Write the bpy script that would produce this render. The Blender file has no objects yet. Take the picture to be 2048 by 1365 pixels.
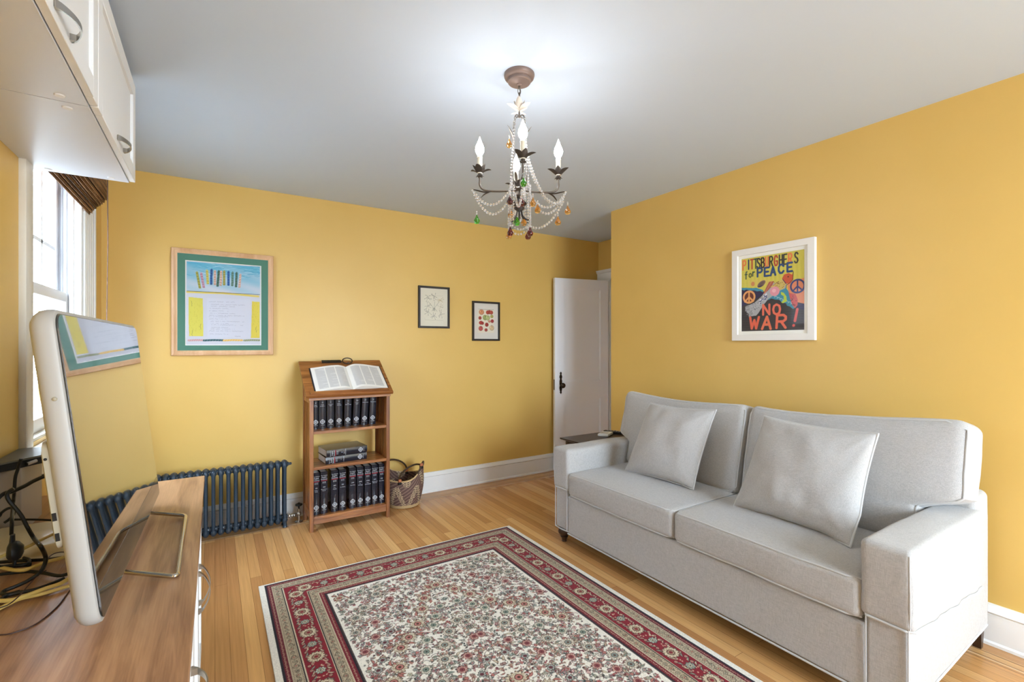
import bpy, bmesh, math, random
import numpy as np
from mathutils import Vector, Matrix, noise as mnoise

# ------------------------------------------------------------------ camera, sky, light, exposure
SC = bpy.context.scene
COL = SC.collection
CAM_H = 1.35
YAW = math.radians(32.35)
cam_data = bpy.data.cameras.new('camera')
cam_data.sensor_width = 36.0
cam_data.lens = 938.0 / 2048.0 * 36.0
cam_data.shift_y = 7.5 / 2048.0
cam_data.clip_start = 0.02
cam = bpy.data.objects.new('camera', cam_data)
COL.objects.link(cam)
cam.location = (0, 0, CAM_H)
cam.rotation_euler = (math.radians(90), 0, -YAW)
SC.camera = cam

WORLD_STRENGTH = 17.5
BULB_STRENGTH = 52.0
SC.view_settings.view_transform = 'Standard'
SC.view_settings.look = 'None'
SC.view_settings.gamma = 1.0
SC.view_settings.use_curve_mapping = False
SC.view_settings.exposure = 0.93

world = bpy.data.worlds.new('overcast_sky')
SC.world = world
world.use_nodes = True
bg = world.node_tree.nodes['Background']
# overcast sky above the horizon, dimmer ground below it
_nt = world.node_tree
_tc = _nt.nodes.new('ShaderNodeTexCoord'); _sx = _nt.nodes.new('ShaderNodeSeparateXYZ'); _mr = _nt.nodes.new('ShaderNodeMapRange'); _mx = _nt.nodes.new('ShaderNodeMix')
_mx.data_type = 'RGBA'; _mx.inputs['A'].default_value = (0.40, 0.46, 0.52, 1); _mx.inputs['B'].default_value = (0.70, 0.85, 1.0, 1)
_mr.inputs['From Min'].default_value = -0.12; _mr.inputs['From Max'].default_value = 0.10
_nt.links.new(_tc.outputs['Generated'], _sx.inputs[0]); _nt.links.new(_sx.outputs['Z'], _mr.inputs['Value'])
_nt.links.new(_mr.outputs[0], _mx.inputs['Factor']); _nt.links.new(_mx.outputs['Result'], bg.inputs['Color'])
bg.inputs['Strength'].default_value = WORLD_STRENGTH

def portal(name, loc, rot, sx, sy):
    l = bpy.data.lights.new(name, 'AREA')
    l.shape = 'RECTANGLE'; l.size = sx; l.size_y = sy
    l.cycles.is_portal = True
    o = bpy.data.objects.new(name, l); COL.objects.link(o)
    o.location = loc; o.rotation_euler = rot
    return o

# room: left wall x=XL, right wall x=XR, back wall y=YB, rear wall (behind the camera) y=YF
XL, XR, YB, YF, ZC = -0.63, 2.965, 4.04, -2.3, 2.53
XA, YA = 3.74, 3.04           # alcove beyond the corner of the right wall
portal('window_daylight', (XL - 0.26, 3.0, 1.65), (0, math.radians(-90), 0), 1.3, 0.8)
portal('rear_fill_daylight', (1.81, YF - 0.2, 1.50), (math.radians(90), 0, 0), 1.9, 1.76)  # fill daylight through the window added behind the camera

# ------------------------------------------------------------------ helpers
PI = math.pi
def s2l(c):
    c = np.asarray(c, dtype=np.float64)
    return np.where(c <= 0.04045, c / 12.92, ((c + 0.055) / 1.055) ** 2.4)
def rgb(r, g, b):
    v = s2l(np.array([r, g, b]) / 255.0)
    return (float(v[0]), float(v[1]), float(v[2]), 1.0)

class Mesh:
    """collects shapes in world coordinates, then links them as ONE object"""
    def __init__(self):
        self.v = []; self.f = []; self.m = []; self.s = []
    def add(self, vs, fs, mi=0, smooth=False):
        b = len(self.v)
        self.v.extend([tuple(p) for p in vs])
        for f in fs:
            self.f.append(tuple(i + b for i in f)); self.m.append(mi); self.s.append(smooth)
        return self
    def box(self, x0, x1, y0, y1, z0, z1, mi=0):
        if x0 > x1: x0, x1 = x1, x0
        if y0 > y1: y0, y1 = y1, y0
        if z0 > z1: z0, z1 = z1, z0
        vs = [(x0,y0,z0),(x1,y0,z0),(x1,y1,z0),(x0,y1,z0),(x0,y0,z1),(x1,y0,z1),(x1,y1,z1),(x0,y1,z1)]
        fs = [(0,3,2,1),(4,5,6,7),(0,1,5,4),(1,2,6,5),(2,3,7,6),(3,0,4,7)]
        return self.add(vs, fs, mi)
    def bbox(self, x0, x1, y0, y1, z0, z1, r=0.004, seg=2, mi=0, M=None):
        """box with rounded edges"""
        if x0 > x1: x0, x1 = x1, x0
        if y0 > y1: y0, y1 = y1, y0
        if z0 > z1: z0, z1 = z1, z0
        bm = bmesh.new()
        bmesh.ops.create_cube(bm, size=1.0)
        for v in bm.verts:
            v.co = Vector(((x0+x1)/2 + v.co.x*(x1-x0), (y0+y1)/2 + v.co.y*(y1-y0), (z0+z1)/2 + v.co.z*(z1-z0)))
        r = min(r, 0.49*min(x1-x0, y1-y0, z1-z0))
        bmesh.ops.bevel(bm, geom=list(bm.edges), offset=r, segments=seg, profile=0.5, affect='EDGES')
        return self.from_bm(bm, mi, True, M)
    def from_bm(self, bm, mi=0, smooth=False, M=None):
        bm.verts.ensure_lookup_table(); bm.normal_update()
        vs = [(M @ v.co) if M is not None else v.co.copy() for v in bm.verts]
        fs = [tuple(v.index for v in f.verts) for f in bm.faces]
        bm.free()
        return self.add(vs, fs, mi, smooth)
    def prism(self, pts, axis, a0, a1, mi=0, smooth=False):
        """2D outline extruded along axis ('x','y','z')"""
        def P(p, a):
            if axis == 'x': return (a, p[0], p[1])
            if axis == 'y': return (p[0], a, p[1])
            return (p[0], p[1], a)
        n = len(pts)
        vs = [P(p, a0) for p in pts] + [P(p, a1) for p in pts]
        fs = [tuple(range(n)), tuple(range(2*n-1, n-1, -1))]
        self.add(vs, fs, mi, False)
        b = len(self.v) - 2*n
        for i in range(n):
            j = (i+1) % n
            self.f.append((b+i, b+n+i, b+n+j, b+j)); self.m.append(mi); self.s.append(smooth)
        return self
    def tube(self, path, r, seg=8, closed=False, mi=0, caps=True, rs=None, flat=1.0):
        P = [Vector(p) for p in path]
        n = len(P)
        vs = []
        up = None
        for i in range(n):
            if closed: t = P[(i+1) % n] - P[i-1]
            else: t = P[min(i+1, n-1)] - P[max(i-1, 0)]
            if t.length < 1e-9: t = Vector((0,0,1))
            t.normalize()
            if up is None:
                up = Vector((0,0,1)) if abs(t.z) < 0.9 else Vector((1,0,0))
            side = t.cross(up)
            if side.length < 1e-6:
                up = Vector((1,0,0)) if abs(t.x) < .9 else Vector((0,1,0)); side = t.cross(up)
            side.normalize(); up = side.cross(t).normalized()
            rr = rs[i] if rs else r
            for k in range(seg):
                a = 2*PI*k/seg
                vs.append(P[i] + side*(math.cos(a)*rr) + up*(math.sin(a)*rr*flat))
        fs = []
        m = n if closed else n-1
        for i in range(m):
            j = (i+1) % n
            for k in range(seg):
                l = (k+1) % seg
                fs.append((i*seg+k, i*seg+l, j*seg+l, j*seg+k))
        if caps and not closed:
            fs.append(tuple(range(seg-1, -1, -1))); fs.append(tuple((n-1)*seg+k for k in range(seg)))
        return self.add(vs, fs, mi, True)
    def lathe(self, prof, c=(0,0,0), seg=24, mi=0, M=None, sx=1.0, sy=1.0):
        """prof: (radius, z) list, revolved about z through c"""
        vs = []; fs = []
        for (r, z) in prof:
            for k in range(seg):
                a = 2*PI*k/seg
                p = Vector((r*math.cos(a)*sx, r*math.sin(a)*sy, z))
                if M is not None: p = M @ p
                vs.append((p[0]+c[0], p[1]+c[1], p[2]+c[2]))
        n = len(prof)
        for i in range(n-1):
            for k in range(seg):
                l = (k+1) % seg
                fs.append((i*seg+k, i*seg+l, (i+1)*seg+l, (i+1)*seg+k))
        fs.append(tuple(range(seg-1, -1, -1))); fs.append(tuple((n-1)*seg+k for k in range(seg)))
        return self.add(vs, fs, mi, True)
    def ball(self, c, r, u=8, v=6, mi=0, sz=1.0):
        prof = [(max(1e-5, r*math.sin(PI*i/v)), -r*sz*math.cos(PI*i/v)) for i in range(v+1)]
        return self.lathe(prof, c, u, mi)
    def build(self, name, mats, parent=None, loc=None, sharp=0.7):
        o0 = Vector((0,0,0))
        if parent is not None:
            q = parent
            while q is not None:
                o0 = o0 + Vector(q.location); q = q.parent
            loc_ = (0,0,0)
        else:
            o0 = Vector(loc) if loc is not None else Vector((0,0,0)); loc_ = o0
        me = bpy.data.meshes.new(name)
        me.from_pydata([(p[0]-o0[0], p[1]-o0[1], p[2]-o0[2]) for p in self.v], [], self.f)
        if not isinstance(mats, (list, tuple)): mats = [mats]
        for m in mats: me.materials.append(m)
        me.polygons.foreach_set('material_index', self.m)
        me.polygons.foreach_set('use_smooth', self.s)
        if any(self.s):
            try: me.set_sharp_from_angle(angle=sharp)
            except Exception: pass
        me.update()
        o = bpy.data.objects.new(name, me); COL.objects.link(o)
        o.location = loc_
        if parent is not None: o.parent = parent
        return o

def empty(name, loc, rz=0.0):
    o = bpy.data.objects.new(name, None); COL.objects.link(o)
    o.location = loc; o.rotation_euler = (0, 0, rz); o.empty_display_size = 0.05
    return o
def tag(o, label=None, cat=None, group=None, kind=None):
    if label: o['label'] = label
    if cat: o['category'] = cat
    if group: o['group'] = group
    if kind: o['kind'] = kind
    return o
def struct(o): o['kind'] = 'structure'; return o

# ---- materials (all node based)
def mat(name, col, rough=0.5, metal=0.0, spec=0.5, bump=None, emit=None, trans=0.0, ior=1.45, coat=0.0, sheen=0.0, noise_col=None, alpha=None):
    m = bpy.data.materials.new(name); m.use_nodes = True
    nt = m.node_tree; b = nt.nodes['Principled BSDF']
    b.inputs['Base Color'].default_value = col
    b.inputs['Roughness'].default_value = rough
    b.inputs['Metallic'].default_value = metal
    b.inputs['Specular IOR Level'].default_value = spec
    b.inputs['IOR'].default_value = ior
    b.inputs['Transmission Weight'].default_value = trans
    b.inputs['Coat Weight'].default_value = coat
    b.inputs['Sheen Weight'].default_value = sheen
    if emit:
        b.inputs['Emission Color'].default_value = emit[0]; b.inputs['Emission Strength'].default_value = emit[1]
    tc = nt.nodes.new('ShaderNodeTexCoord')
    if noise_col:      # (second colour, scale, (sx,sy,sz))
        c2, sc, st = noise_col
        mp = nt.nodes.new('ShaderNodeMapping'); mp.inputs['Scale'].default_value = st
        nz = nt.nodes.new('ShaderNodeTexNoise'); nz.inputs['Scale'].default_value = sc; nz.inputs['Detail'].default_value = 5
        mx = nt.nodes.new('ShaderNodeMix'); mx.data_type = 'RGBA'
        mx.inputs['A'].default_value = col; mx.inputs['B'].default_value = c2
        rp = nt.nodes.new('ShaderNodeMapRange'); rp.inputs['From Min'].default_value = .3; rp.inputs['From Max'].default_value = .7
        nt.links.new(tc.outputs['Object'], mp.inputs['Vector']); nt.links.new(mp.outputs[0], nz.inputs['Vector'])
        nt.links.new(nz.outputs['Fac'], rp.inputs['Value']); nt.links.new(rp.outputs[0], mx.inputs['Factor'])
        nt.links.new(mx.outputs['Result'], b.inputs['Base Color'])
    if bump:           # (scale, strength, (sx,sy,sz))
        sc, stg, st = bump
        mp = nt.nodes.new('ShaderNodeMapping'); mp.inputs['Scale'].default_value = st
        nz = nt.nodes.new('ShaderNodeTexNoise'); nz.inputs['Scale'].default_value = sc; nz.inputs['Detail'].default_value = 4
        bp = nt.nodes.new('ShaderNodeBump'); bp.inputs['Strength'].default_value = stg; bp.inputs['Distance'].default_value = 0.002
        nt.links.new(tc.outputs['Object'], mp.inputs['Vector']); nt.links.new(mp.outputs[0], nz.inputs['Vector'])
        nt.links.new(nz.outputs['Fac'], bp.inputs['Height']); nt.links.new(bp.outputs[0], b.inputs['Normal'])
    return m

def wood(name, cols, axis='y', scale=1.0, rough=0.35, stretch=14.0, coat=0.0, contrast=(.3,.7), spec=.5):
    m = bpy.data.materials.new(name); m.use_nodes = True
    nt = m.node_tree; b = nt.nodes['Principled BSDF']
    b.inputs['Roughness'].default_value = rough; b.inputs['Coat Weight'].default_value = coat
    b.inputs['Specular IOR Level'].default_value = spec
    tc = nt.nodes.new('ShaderNodeTexCoord'); mp = nt.nodes.new('ShaderNodeMapping')
    s = [stretch]*3; s['xyz'.index(axis)] = 1.0
    mp.inputs['Scale'].default_value = [k*scale for k in s]
    nz = nt.nodes.new('ShaderNodeTexNoise'); nz.inputs['Scale'].default_value = 1.6; nz.inputs['Detail'].default_value = 6; nz.inputs['Distortion'].default_value = .9
    mp2 = nt.nodes.new('ShaderNodeMapping')
    s2 = [stretch*9]*3; s2['xyz'.index(axis)] = 3.0
    mp2.inputs['Scale'].default_value = [k*scale for k in s2]
    n2 = nt.nodes.new('ShaderNodeTexNoise'); n2.inputs['Scale'].default_value = 2; n2.inputs['Detail'].default_value = 3
    rp = nt.nodes.new('ShaderNodeValToRGB')
    el = rp.color_ramp.elements
    el[0].position = contrast[0]; el[0].color = cols[0]; el[1].position = contrast[1]; el[1].color = cols[1]
    if len(cols) > 2:
        e = el.new((contrast[0]+contrast[1])/2); e.color = cols[2]
    ad = nt.nodes.new('ShaderNodeMath'); ad.operation = 'MULTIPLY_ADD'; ad.inputs[1].default_value = .3; 
    sb = nt.nodes.new('ShaderNodeMath'); sb.operation = 'SUBTRACT'; sb.inputs[1].default_value = .15
    L = nt.links.new
    L(tc.outputs['Object'], mp.inputs['Vector']); L(mp.outputs[0], nz.inputs['Vector'])
    L(tc.outputs['Object'], mp2.inputs['Vector']); L(mp2.outputs[0], n2.inputs['Vector'])
    L(n2.outputs['Fac'], ad.inputs[0]); L(nz.outputs['Fac'], ad.inputs[2]); L(ad.outputs[0], sb.inputs[0]); L(sb.outputs[0], rp.inputs['Fac'])
    L(rp.outputs['Color'], b.inputs['Base Color'])
    bp = nt.nodes.new('ShaderNodeBump'); bp.inputs['Strength'].default_value = .08; bp.inputs['Distance'].default_value = .001
    L(n2.outputs['Fac'], bp.inputs['Height']); L(bp.outputs[0], b.inputs['Normal'])
    return m

def vcol_mat(name, rough=0.6, spec=0.4, bump=None, sheen=0.0):
    """surface whose pattern is computed below and stored per vertex"""
    m = bpy.data.materials.new(name); m.use_nodes = True
    nt = m.node_tree; b = nt.nodes['Principled BSDF']
    b.inputs['Roughness'].default_value = rough; b.inputs['Specular IOR Level'].default_value = spec
    b.inputs['Sheen Weight'].default_value = sheen
    a = nt.nodes.new('ShaderNodeVertexColor'); a.layer_name = 'pattern'
    nt.links.new(a.outputs['Color'], b.inputs['Base Color'])
    if bump:
        tc = nt.nodes.new('ShaderNodeTexCoord')
        nz = nt.nodes.new('ShaderNodeTexNoise'); nz.inputs['Scale'].default_value = bump[0]
        bp = nt.nodes.new('ShaderNodeBump'); bp.inputs['Strength'].default_value = bump[1]; bp.inputs['Distance'].default_value = .002
        nt.links.new(tc.outputs['Object'], nz.inputs['Vector']); nt.links.new(nz.outputs['Fac'], bp.inputs['Height']); nt.links.new(bp.outputs[0], b.inputs['Normal'])
    return m

def glass_pane(name, ior=1.45, tint=(1,1,1,1), add=0.0):
    m = bpy.data.materials.new(name); m.use_nodes = True
    nt = m.node_tree; nt.nodes.clear()
    out = nt.nodes.new('ShaderNodeOutputMaterial'); mx = nt.nodes.new('ShaderNodeMixShader')
    tr = nt.nodes.new('ShaderNodeBsdfTransparent'); tr.inputs['Color'].default_value = tint
    gl = nt.nodes.new('ShaderNodeBsdfGlossy'); gl.inputs['Roughness'].default_value = 0.02
    fr = nt.nodes.new('ShaderNodeFresnel'); fr.inputs['IOR'].default_value = ior
    L = nt.links.new
    ge = nt.nodes.new('ShaderNodeNewGeometry'); mm = nt.nodes.new('ShaderNodeMath'); mm.operation = 'SUBTRACT'; mm.inputs[0].default_value = 1.0; m2 = nt.nodes.new('ShaderNodeMath'); m2.operation = 'MULTIPLY'
    L(ge.outputs['Backfacing'], mm.inputs[1]); L(mm.outputs[0], m2.inputs[0]); L(fr.outputs[0], m2.inputs[1]); L(m2.outputs[0], mx.inputs[0]); L(tr.outputs[0], mx.inputs[1]); L(gl.outputs[0], mx.inputs[2]); L(mx.outputs[0], out.inputs['Surface'])
    return m

M = {}
M['wall'] = mat('yellow_wall_paint', rgb(223,185,103), .42, bump=(55, .12, (1,1,1)), noise_col=(rgb(220,182,99), 3, (1,1,1)))
M['ceiling'] = mat('white_ceiling_paint', rgb(206,219,235), .8, bump=(40,.1,(1,1,1)))
M['trim'] = mat('white_trim_paint', rgb(240,240,238), .38, bump=(25,.08,(1,1,1)))
M['oldtrim'] = mat('worn_white_trim_paint', rgb(228,224,214), .45, bump=(60,.5,(1,1,.3)), noise_col=(rgb(214,208,194), 9, (1,1,.4)))
M['doorpaint'] = mat('white_door_paint', rgb(243,244,246), .4, bump=(25,.08,(1,1,1)))
M['vinyl'] = mat('white_sash_vinyl', rgb(236,238,242), .35)
M['track'] = mat('grey_sash_track', rgb(176,178,184), .5)
M['glass'] = glass_pane('window_glass')
M['pglass'] = glass_pane('picture_glass', 1.2)
M['cab'] = mat('white_cabinet_lacquer', rgb(236,237,238), .5)
M['cabunder'] = mat('white_cabinet_laminate', rgb(216,219,226), .4)
M['nickel'] = mat('brushed_nickel', rgb(176,172,164), .28, 1.0)
M['chrome'] = mat('polished_chrome_wire', rgb(205,200,190), .12, 1.0)
M['dark'] = mat('dark_gap', rgb(30,26,22), .8)
M['blackplastic'] = mat('black_plastic', rgb(24,25,26), .4)
M['hall'] = mat('hall_paint', rgb(120,84,48), .7)

# ------------------------------------------------------------------ painted surfaces: a small raster brush set
class Canvas:
    def __init__(self, w, h, res, base):
        self.w, self.h = w, h
        self.nx = int(round(w/res))+1; self.ny = int(round(h/res))+1
        self.dx = w/(self.nx-1); self.dy = h/(self.ny-1)
        self.a = np.empty((self.ny, self.nx, 3), dtype=np.float32); self.a[:] = np.array(base)/255.0
    def win(self, x0, x1, y0, y1):
        i0 = max(0, int(math.floor(x0/self.dx))); i1 = min(self.nx, int(math.ceil(x1/self.dx))+1)
        j0 = max(0, int(math.floor(y0/self.dy))); j1 = min(self.ny, int(math.ceil(y1/self.dy))+1)
        if i1 <= i0 or j1 <= j0: return None
        X = (np.arange(i0, i1)*self.dx)[None, :]; Y = (np.arange(j0, j1)*self.dy)[:, None]
        return slice(j0, j1), slice(i0, i1), X, Y
    def put(self, w, mask, col, op=1.0):
        sub = self.a[w[0], w[1]]
        mk = np.clip(mask, 0, 1)[..., None]*op
        sub[:] = sub*(1-mk) + (np.array(col, dtype=np.float32)/255.0)*mk
    def aa(self, sd):      # signed distance (negative inside) -> coverage
        return np.clip(0.5 - sd/self.dx, 0, 1)
    def rect(self, x0, x1, y0, y1, col, op=1.0):
        w = self.win(x0-self.dx, x1+self.dx, y0-self.dy, y1+self.dy)
        if w is None: return
        sd = np.maximum(np.maximum(x0-w[2], w[2]-x1), np.maximum(y0-w[3], w[3]-y1))
        self.put(w, self.aa(sd), col, op)
    def ell(self, cx, cy, rx, ry, col, rot=0.0, op=1.0):
        R = max(rx, ry)+self.dx*2; w = self.win(cx-R, cx+R, cy-R, cy+R)
        if w is None: return
        c, s = math.cos(rot), math.sin(rot)
        u = ((w[2]-cx)*c + (w[3]-cy)*s)/rx; v = (-(w[2]-cx)*s + (w[3]-cy)*c)/ry
        self.put(w, self.aa((np.sqrt(u*u+v*v)-1)*min(rx, ry)), col, op)
    def poly(self, pts, col, op=1.0):
        xs = [p[0] for p in pts]; ys = [p[1] for p in pts]
        w = self.win(min(xs), max(xs), min(ys), max(ys))
        if w is None: return
        X = w[2] + 0*w[3]; Y = w[3] + 0*w[2]
        ins = np.zeros(X.shape, bool); n = len(pts)
        for i in range(n):
            x0, y0 = pts[i]; x1, y1 = pts[(i+1) % n]
            if y0 == y1: continue
            c = ((y0 > Y) != (y1 > Y)) & (X < (x1-x0)*(Y-y0)/(y1-y0)+x0)
            ins ^= c
        self.put(w, ins.astype(np.float32), col, op)
    def stroke(self, pts, wd, col, op=1.0):
        xs = [p[0] for p in pts]; ys = [p[1] for p in pts]
        w = self.win(min(xs)-wd, max(xs)+wd, min(ys)-wd, max(ys)+wd)
        if w is None: return
        best = None
        for (x0, y0), (x1, y1) in zip(pts[:-1], pts[1:]):
            dx, dy = x1-x0, y1-y0; L = dx*dx+dy*dy+1e-12
            t = np.clip(((w[2]-x0)*dx+(w[3]-y0)*dy)/L, 0, 1)
            d = np.hypot(w[2]-x0-t*dx, w[3]-y0-t*dy)
            best = d if best is None else np.minimum(best, d)
        self.put(w, self.aa(best-wd/2), col, op)
    def speckle(self, amt, seed=1, x0=None):
        r = np.random.RandomState(seed)
        self.a *= (1 + amt*(r.rand(self.ny, self.nx, 1)-.5)).astype(np.float32)
    def build(self, name, m, parent, O, ux, uy, loc=None, warp=None, skirt=0.0):
        """lay the canvas out as a real surface: O + x*ux + y*uy (+ warp)"""
        O = np.array(O, float); ux = np.array(ux, float); uy = np.array(uy, float)
        X, Y = np.meshgrid(np.arange(self.nx)*self.dx, np.arange(self.ny)*self.dy)
        P = O + X[..., None]*ux + Y[..., None]*uy
        if warp is not None:
            P = P + warp(X, Y)[..., None]*np.cross(ux, uy)
        V = P.reshape(-1, 3)
        idx = np.arange(self.nx*self.ny).reshape(self.ny, self.nx)
        F = np.stack([idx[:-1, :-1], idx[:-1, 1:], idx[1:, 1:], idx[1:, :-1]], -1).reshape(-1, 4)
        C = np.concatenate([s2l(np.clip(self.a, 0, 1)).reshape(-1, 3), np.ones((self.nx*self.ny, 1))], 1)
        if skirt:
            ring = np.concatenate([idx[0, :], idx[1:, -1], idx[-1, -2::-1], idx[-2:0:-1, 0]])
            nn = np.cross(ux, uy); n0 = len(V)
            V = np.concatenate([V, V[ring] - nn*skirt]); C = np.concatenate([C, C[ring]])
            k = len(ring); a = ring; b = np.roll(ring, -1); c = n0+np.roll(np.arange(k), -1); d = n0+np.arange(k)
            F = np.concatenate([F, np.stack([b, a, d, c], -1)])
        o0 = Vector((0,0,0)); q = parent
        while q is not None: o0 = o0+Vector(q.location); q = q.parent
        if parent is None and loc is not None: o0 = Vector(loc)
        V = V - np.array(o0)
        me = bpy.data.meshes.new(name)
        me.vertices.add(len(V)); me.vertices.foreach_set('co', V.astype(np.float32).ravel())
        me.loops.add(F.size); me.loops.foreach_set('vertex_index', F.astype(np.int32).ravel())
        me.polygons.add(len(F)); me.polygons.foreach_set('loop_start', np.arange(0, F.size, 4, dtype=np.int32))
        me.update(calc_edges=True); me.validate()
        ca = me.color_attributes.new('pattern', 'FLOAT_COLOR', 'POINT')
        ca.data.foreach_set('color', C.astype(np.float32).ravel())
        me.materials.append(m)
        if warp is not None: me.polygons.foreach_set('use_smooth', np.ones(len(F), bool))
        o = bpy.data.objects.new(name, me); COL.objects.link(o)
        if parent is not None: o.parent = parent
        elif loc is not None: o.location = loc
        return o

# stroke letters in a unit box, (0,0) bottom left
GL = {
 'P': [[(0,0),(0,1),(.6,1),(.85,.85),(.85,.65),(.6,.48),(0,.48)]],
 'I': [[(.4,0),(.4,1)]],
 'T': [[(0,1),(.9,1)],[(.45,0),(.45,1)]],
 'S': [[(.85,.85),(.6,1),(.25,1),(.05,.8),(.2,.6),(.7,.42),(.85,.2),(.6,0),(.2,0),(0,.15)]],
 'B': [[(0,0),(0,1),(.55,1),(.75,.85),(.75,.65),(.5,.53),(0,.53)],[(.5,.53),(.85,.38),(.85,.15),(.6,0),(0,0)]],
 'U': [[(0,1),(0,.25),(.2,0),(.6,0),(.8,.25),(.8,1)]],
 'R': [[(0,0),(0,1),(.6,1),(.82,.85),(.82,.65),(.6,.5),(0,.5)],[(.4,.5),(.85,0)]],
 'G': [[(.85,.8),(.6,1),(.25,1),(0,.7),(0,.3),(.25,0),(.65,0),(.85,.2),(.85,.45),(.5,.45)]],
 'H': [[(0,0),(0,1)],[(.8,0),(.8,1)],[(0,.5),(.8,.5)]],
 'E': [[(.8,1),(0,1),(0,0),(.8,0)],[(0,.5),(.65,.5)]],
 'A': [[(0,0),(.42,1),(.85,0)],[(.15,.35),(.7,.35)]],
 'C': [[(.85,.8),(.6,1),(.25,1),(0,.7),(0,.3),(.25,0),(.6,0),(.85,.2)]],
 'N': [[(0,0),(0,1),(.8,0),(.8,1)]],
 'O': [[(.42,1),(.1,.85),(0,.5),(.1,.15),(.42,0),(.75,.15),(.85,.5),(.75,.85),(.42,1)]],
 'W': [[(0,1),(.22,0),(.45,.75),(.68,0),(.9,1)]],
 'f': [[(.6,1),(.4,1),(.3,.85),(.3,-.1)],[(.05,.6),(.6,.6)]],
 'o': [[(.4,.6),(.1,.5),(.1,.15),(.4,0),(.7,.15),(.7,.5),(.4,.6)]],
 'r': [[(.15,0),(.15,.65)],[(.15,.4),(.4,.62),(.65,.6)]],
 '!': [[(.55,1),(.4,.3)],[(.3,.02),(.32,.04)]],
}

# ------------------------------------------------------------------ fonts for lettering on the book spines
def text_mesh(txt, size, align='CENTER'):
    cu = bpy.data.curves.new('lettering', 'FONT'); cu.body = txt; cu.size = size; cu.align_x = align; cu.align_y = 'CENTER'; cu.resolution_u = 2
    o = bpy.data.objects.new('lettering', cu); COL.objects.link(o)
    dg = bpy.context.evaluated_depsgraph_get(); dg.update()
    me = bpy.data.meshes.new_from_object(o.evaluated_get(dg))
    vs = [v.co.copy() for v in me.vertices]; fs = [tuple(p.vertices) for p in me.polygons]
    bpy.data.objects.remove(o); bpy.data.curves.remove(cu); bpy.data.meshes.remove(me)
    return vs, fs

# ================================================================== ROOM
# floor: narrow oak strips along y, edged by a border band with an inlaid line
def floor_material(name, swap, tone=1.0):
    m = bpy.data.materials.new(name); m.use_nodes = True
    nt = m.node_tree; b = nt.nodes['Principled BSDF']; L = nt.links.new
    b.inputs['Roughness'].default_value = .27; b.inputs['Specular IOR Level'].default_value = .5
    tc = nt.nodes.new('ShaderNodeTexCoord')
    sp = nt.nodes.new('ShaderNodeSeparateXYZ'); cb = nt.nodes.new('ShaderNodeCombineXYZ')
    L(tc.outputs['Object'], sp.inputs[0])
    a, c = ('Y', 'X') if swap else ('X', 'Y')
    L(sp.outputs[a], cb.inputs['X']); L(sp.outputs[c], cb.inputs['Y'])
    br = nt.nodes.new('ShaderNodeTexBrick')
    br.inputs['Scale'].default_value = 1.0; br.inputs['Brick Width'].default_value = 1.9; br.inputs['Row Height'].default_value = .0575
    br.inputs['Mortar Size'].default_value = .0009; br.inputs['Mortar Smooth'].default_value = .3; br.inputs['Bias'].default_value = 0.0
    br.offset = .37; br.offset_frequency = 3; br.squash = 1.0
    t = tone
    br.inputs['Color1'].default_value = (0, 0, 0, 1); br.inputs['Color2'].default_value = (1, 1, 1, 1)
    br.inputs['Mortar'].default_value = (.5, .5, .5, 1)
    L(cb.outputs[0], br.inputs['Vector'])
    ramp = nt.nodes.new('ShaderNodeValToRGB'); e = ramp.color_ramp.elements
    def k(r, g, bb): q = rgb(r, g, bb); return (q[0]*t, q[1]*t, q[2]*t, 1)
    e[0].position = 0; e[0].color = k(184, 130, 80); e[1].position = 1; e[1].color = k(230, 184, 126)
    x = e.new(.35); x.color = k(204, 150, 92); x = e.new(.7); x.color = k(214, 162, 102)
    L(br.outputs['Color'], ramp.inputs['Fac'])
    mp = nt.nodes.new('ShaderNodeMapping'); mp.inputs['Scale'].default_value = (2.0, 60, 1)
    nz = nt.nodes.new('ShaderNodeTexNoise'); nz.inputs['Scale'].default_value = 1.5; nz.inputs['Detail'].default_value = 6; nz.inputs['Distortion'].default_value = .5
    L(cb.outputs[0], mp.inputs['Vector']); L(mp.outputs[0], nz.inputs['Vector'])
    r2 = nt.nodes.new('ShaderNodeMapRange'); r2.inputs['From Min'].default_value = .3; r2.inputs['From Max'].default_value = .7
    r2.inputs['To Min'].default_value = .86; r2.inputs['To Max'].default_value = 1.06
    L(nz.outputs['Fac'], r2.inputs['Value'])
    mu = nt.nodes.new('ShaderNodeMix'); mu.data_type = 'RGBA'; mu.blend_type = 'MULTIPLY'; mu.inputs['Factor'].default_value = 1
    L(ramp.outputs['Color'], mu.inputs['A']); L(r2.outputs[0], mu.inputs['B'])
    dk = nt.nodes.new('ShaderNodeMix'); dk.data_type = 'RGBA'; dk.inputs['B'].default_value = k(120, 82, 50)
    L(br.outputs['Fac'], dk.inputs['Factor']); L(mu.outputs['Result'], dk.inputs['A'])
    L(dk.outputs['Result'], b.inputs['Base Color'])
    bp = nt.nodes.new('ShaderNodeBump'); bp.inputs['Strength'].default_value = .25; bp.inputs['Distance'].default_value = .001; bp.invert = True
    L(br.outputs['Fac'], bp.inputs['Height']); L(bp.outputs[0], b.inputs['Normal'])
    return m
M['floor_main'] = floor_material('oak_strips', True)
M['floor_back'] = floor_material('oak_border_across', False, .93)
M['floor_side'] = floor_material('oak_border_along', True, .9)
M['inlay'] = wood('maple_inlay_line', [rgb(206,164,116), rgb(226,190,142)], 'y')
M['inlaydark'] = wood('dark_inlay_line', [rgb(132,90,56), rgb(150,106,68)], 'y')
fl = Mesh()
def quad(m, x0, x1, y0, y1, z, mi): m.add([(x0,y0,z),(x1,y0,z),(x1,y1,z),(x0,y1,z)], [(0,1,2,3)], mi)
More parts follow.
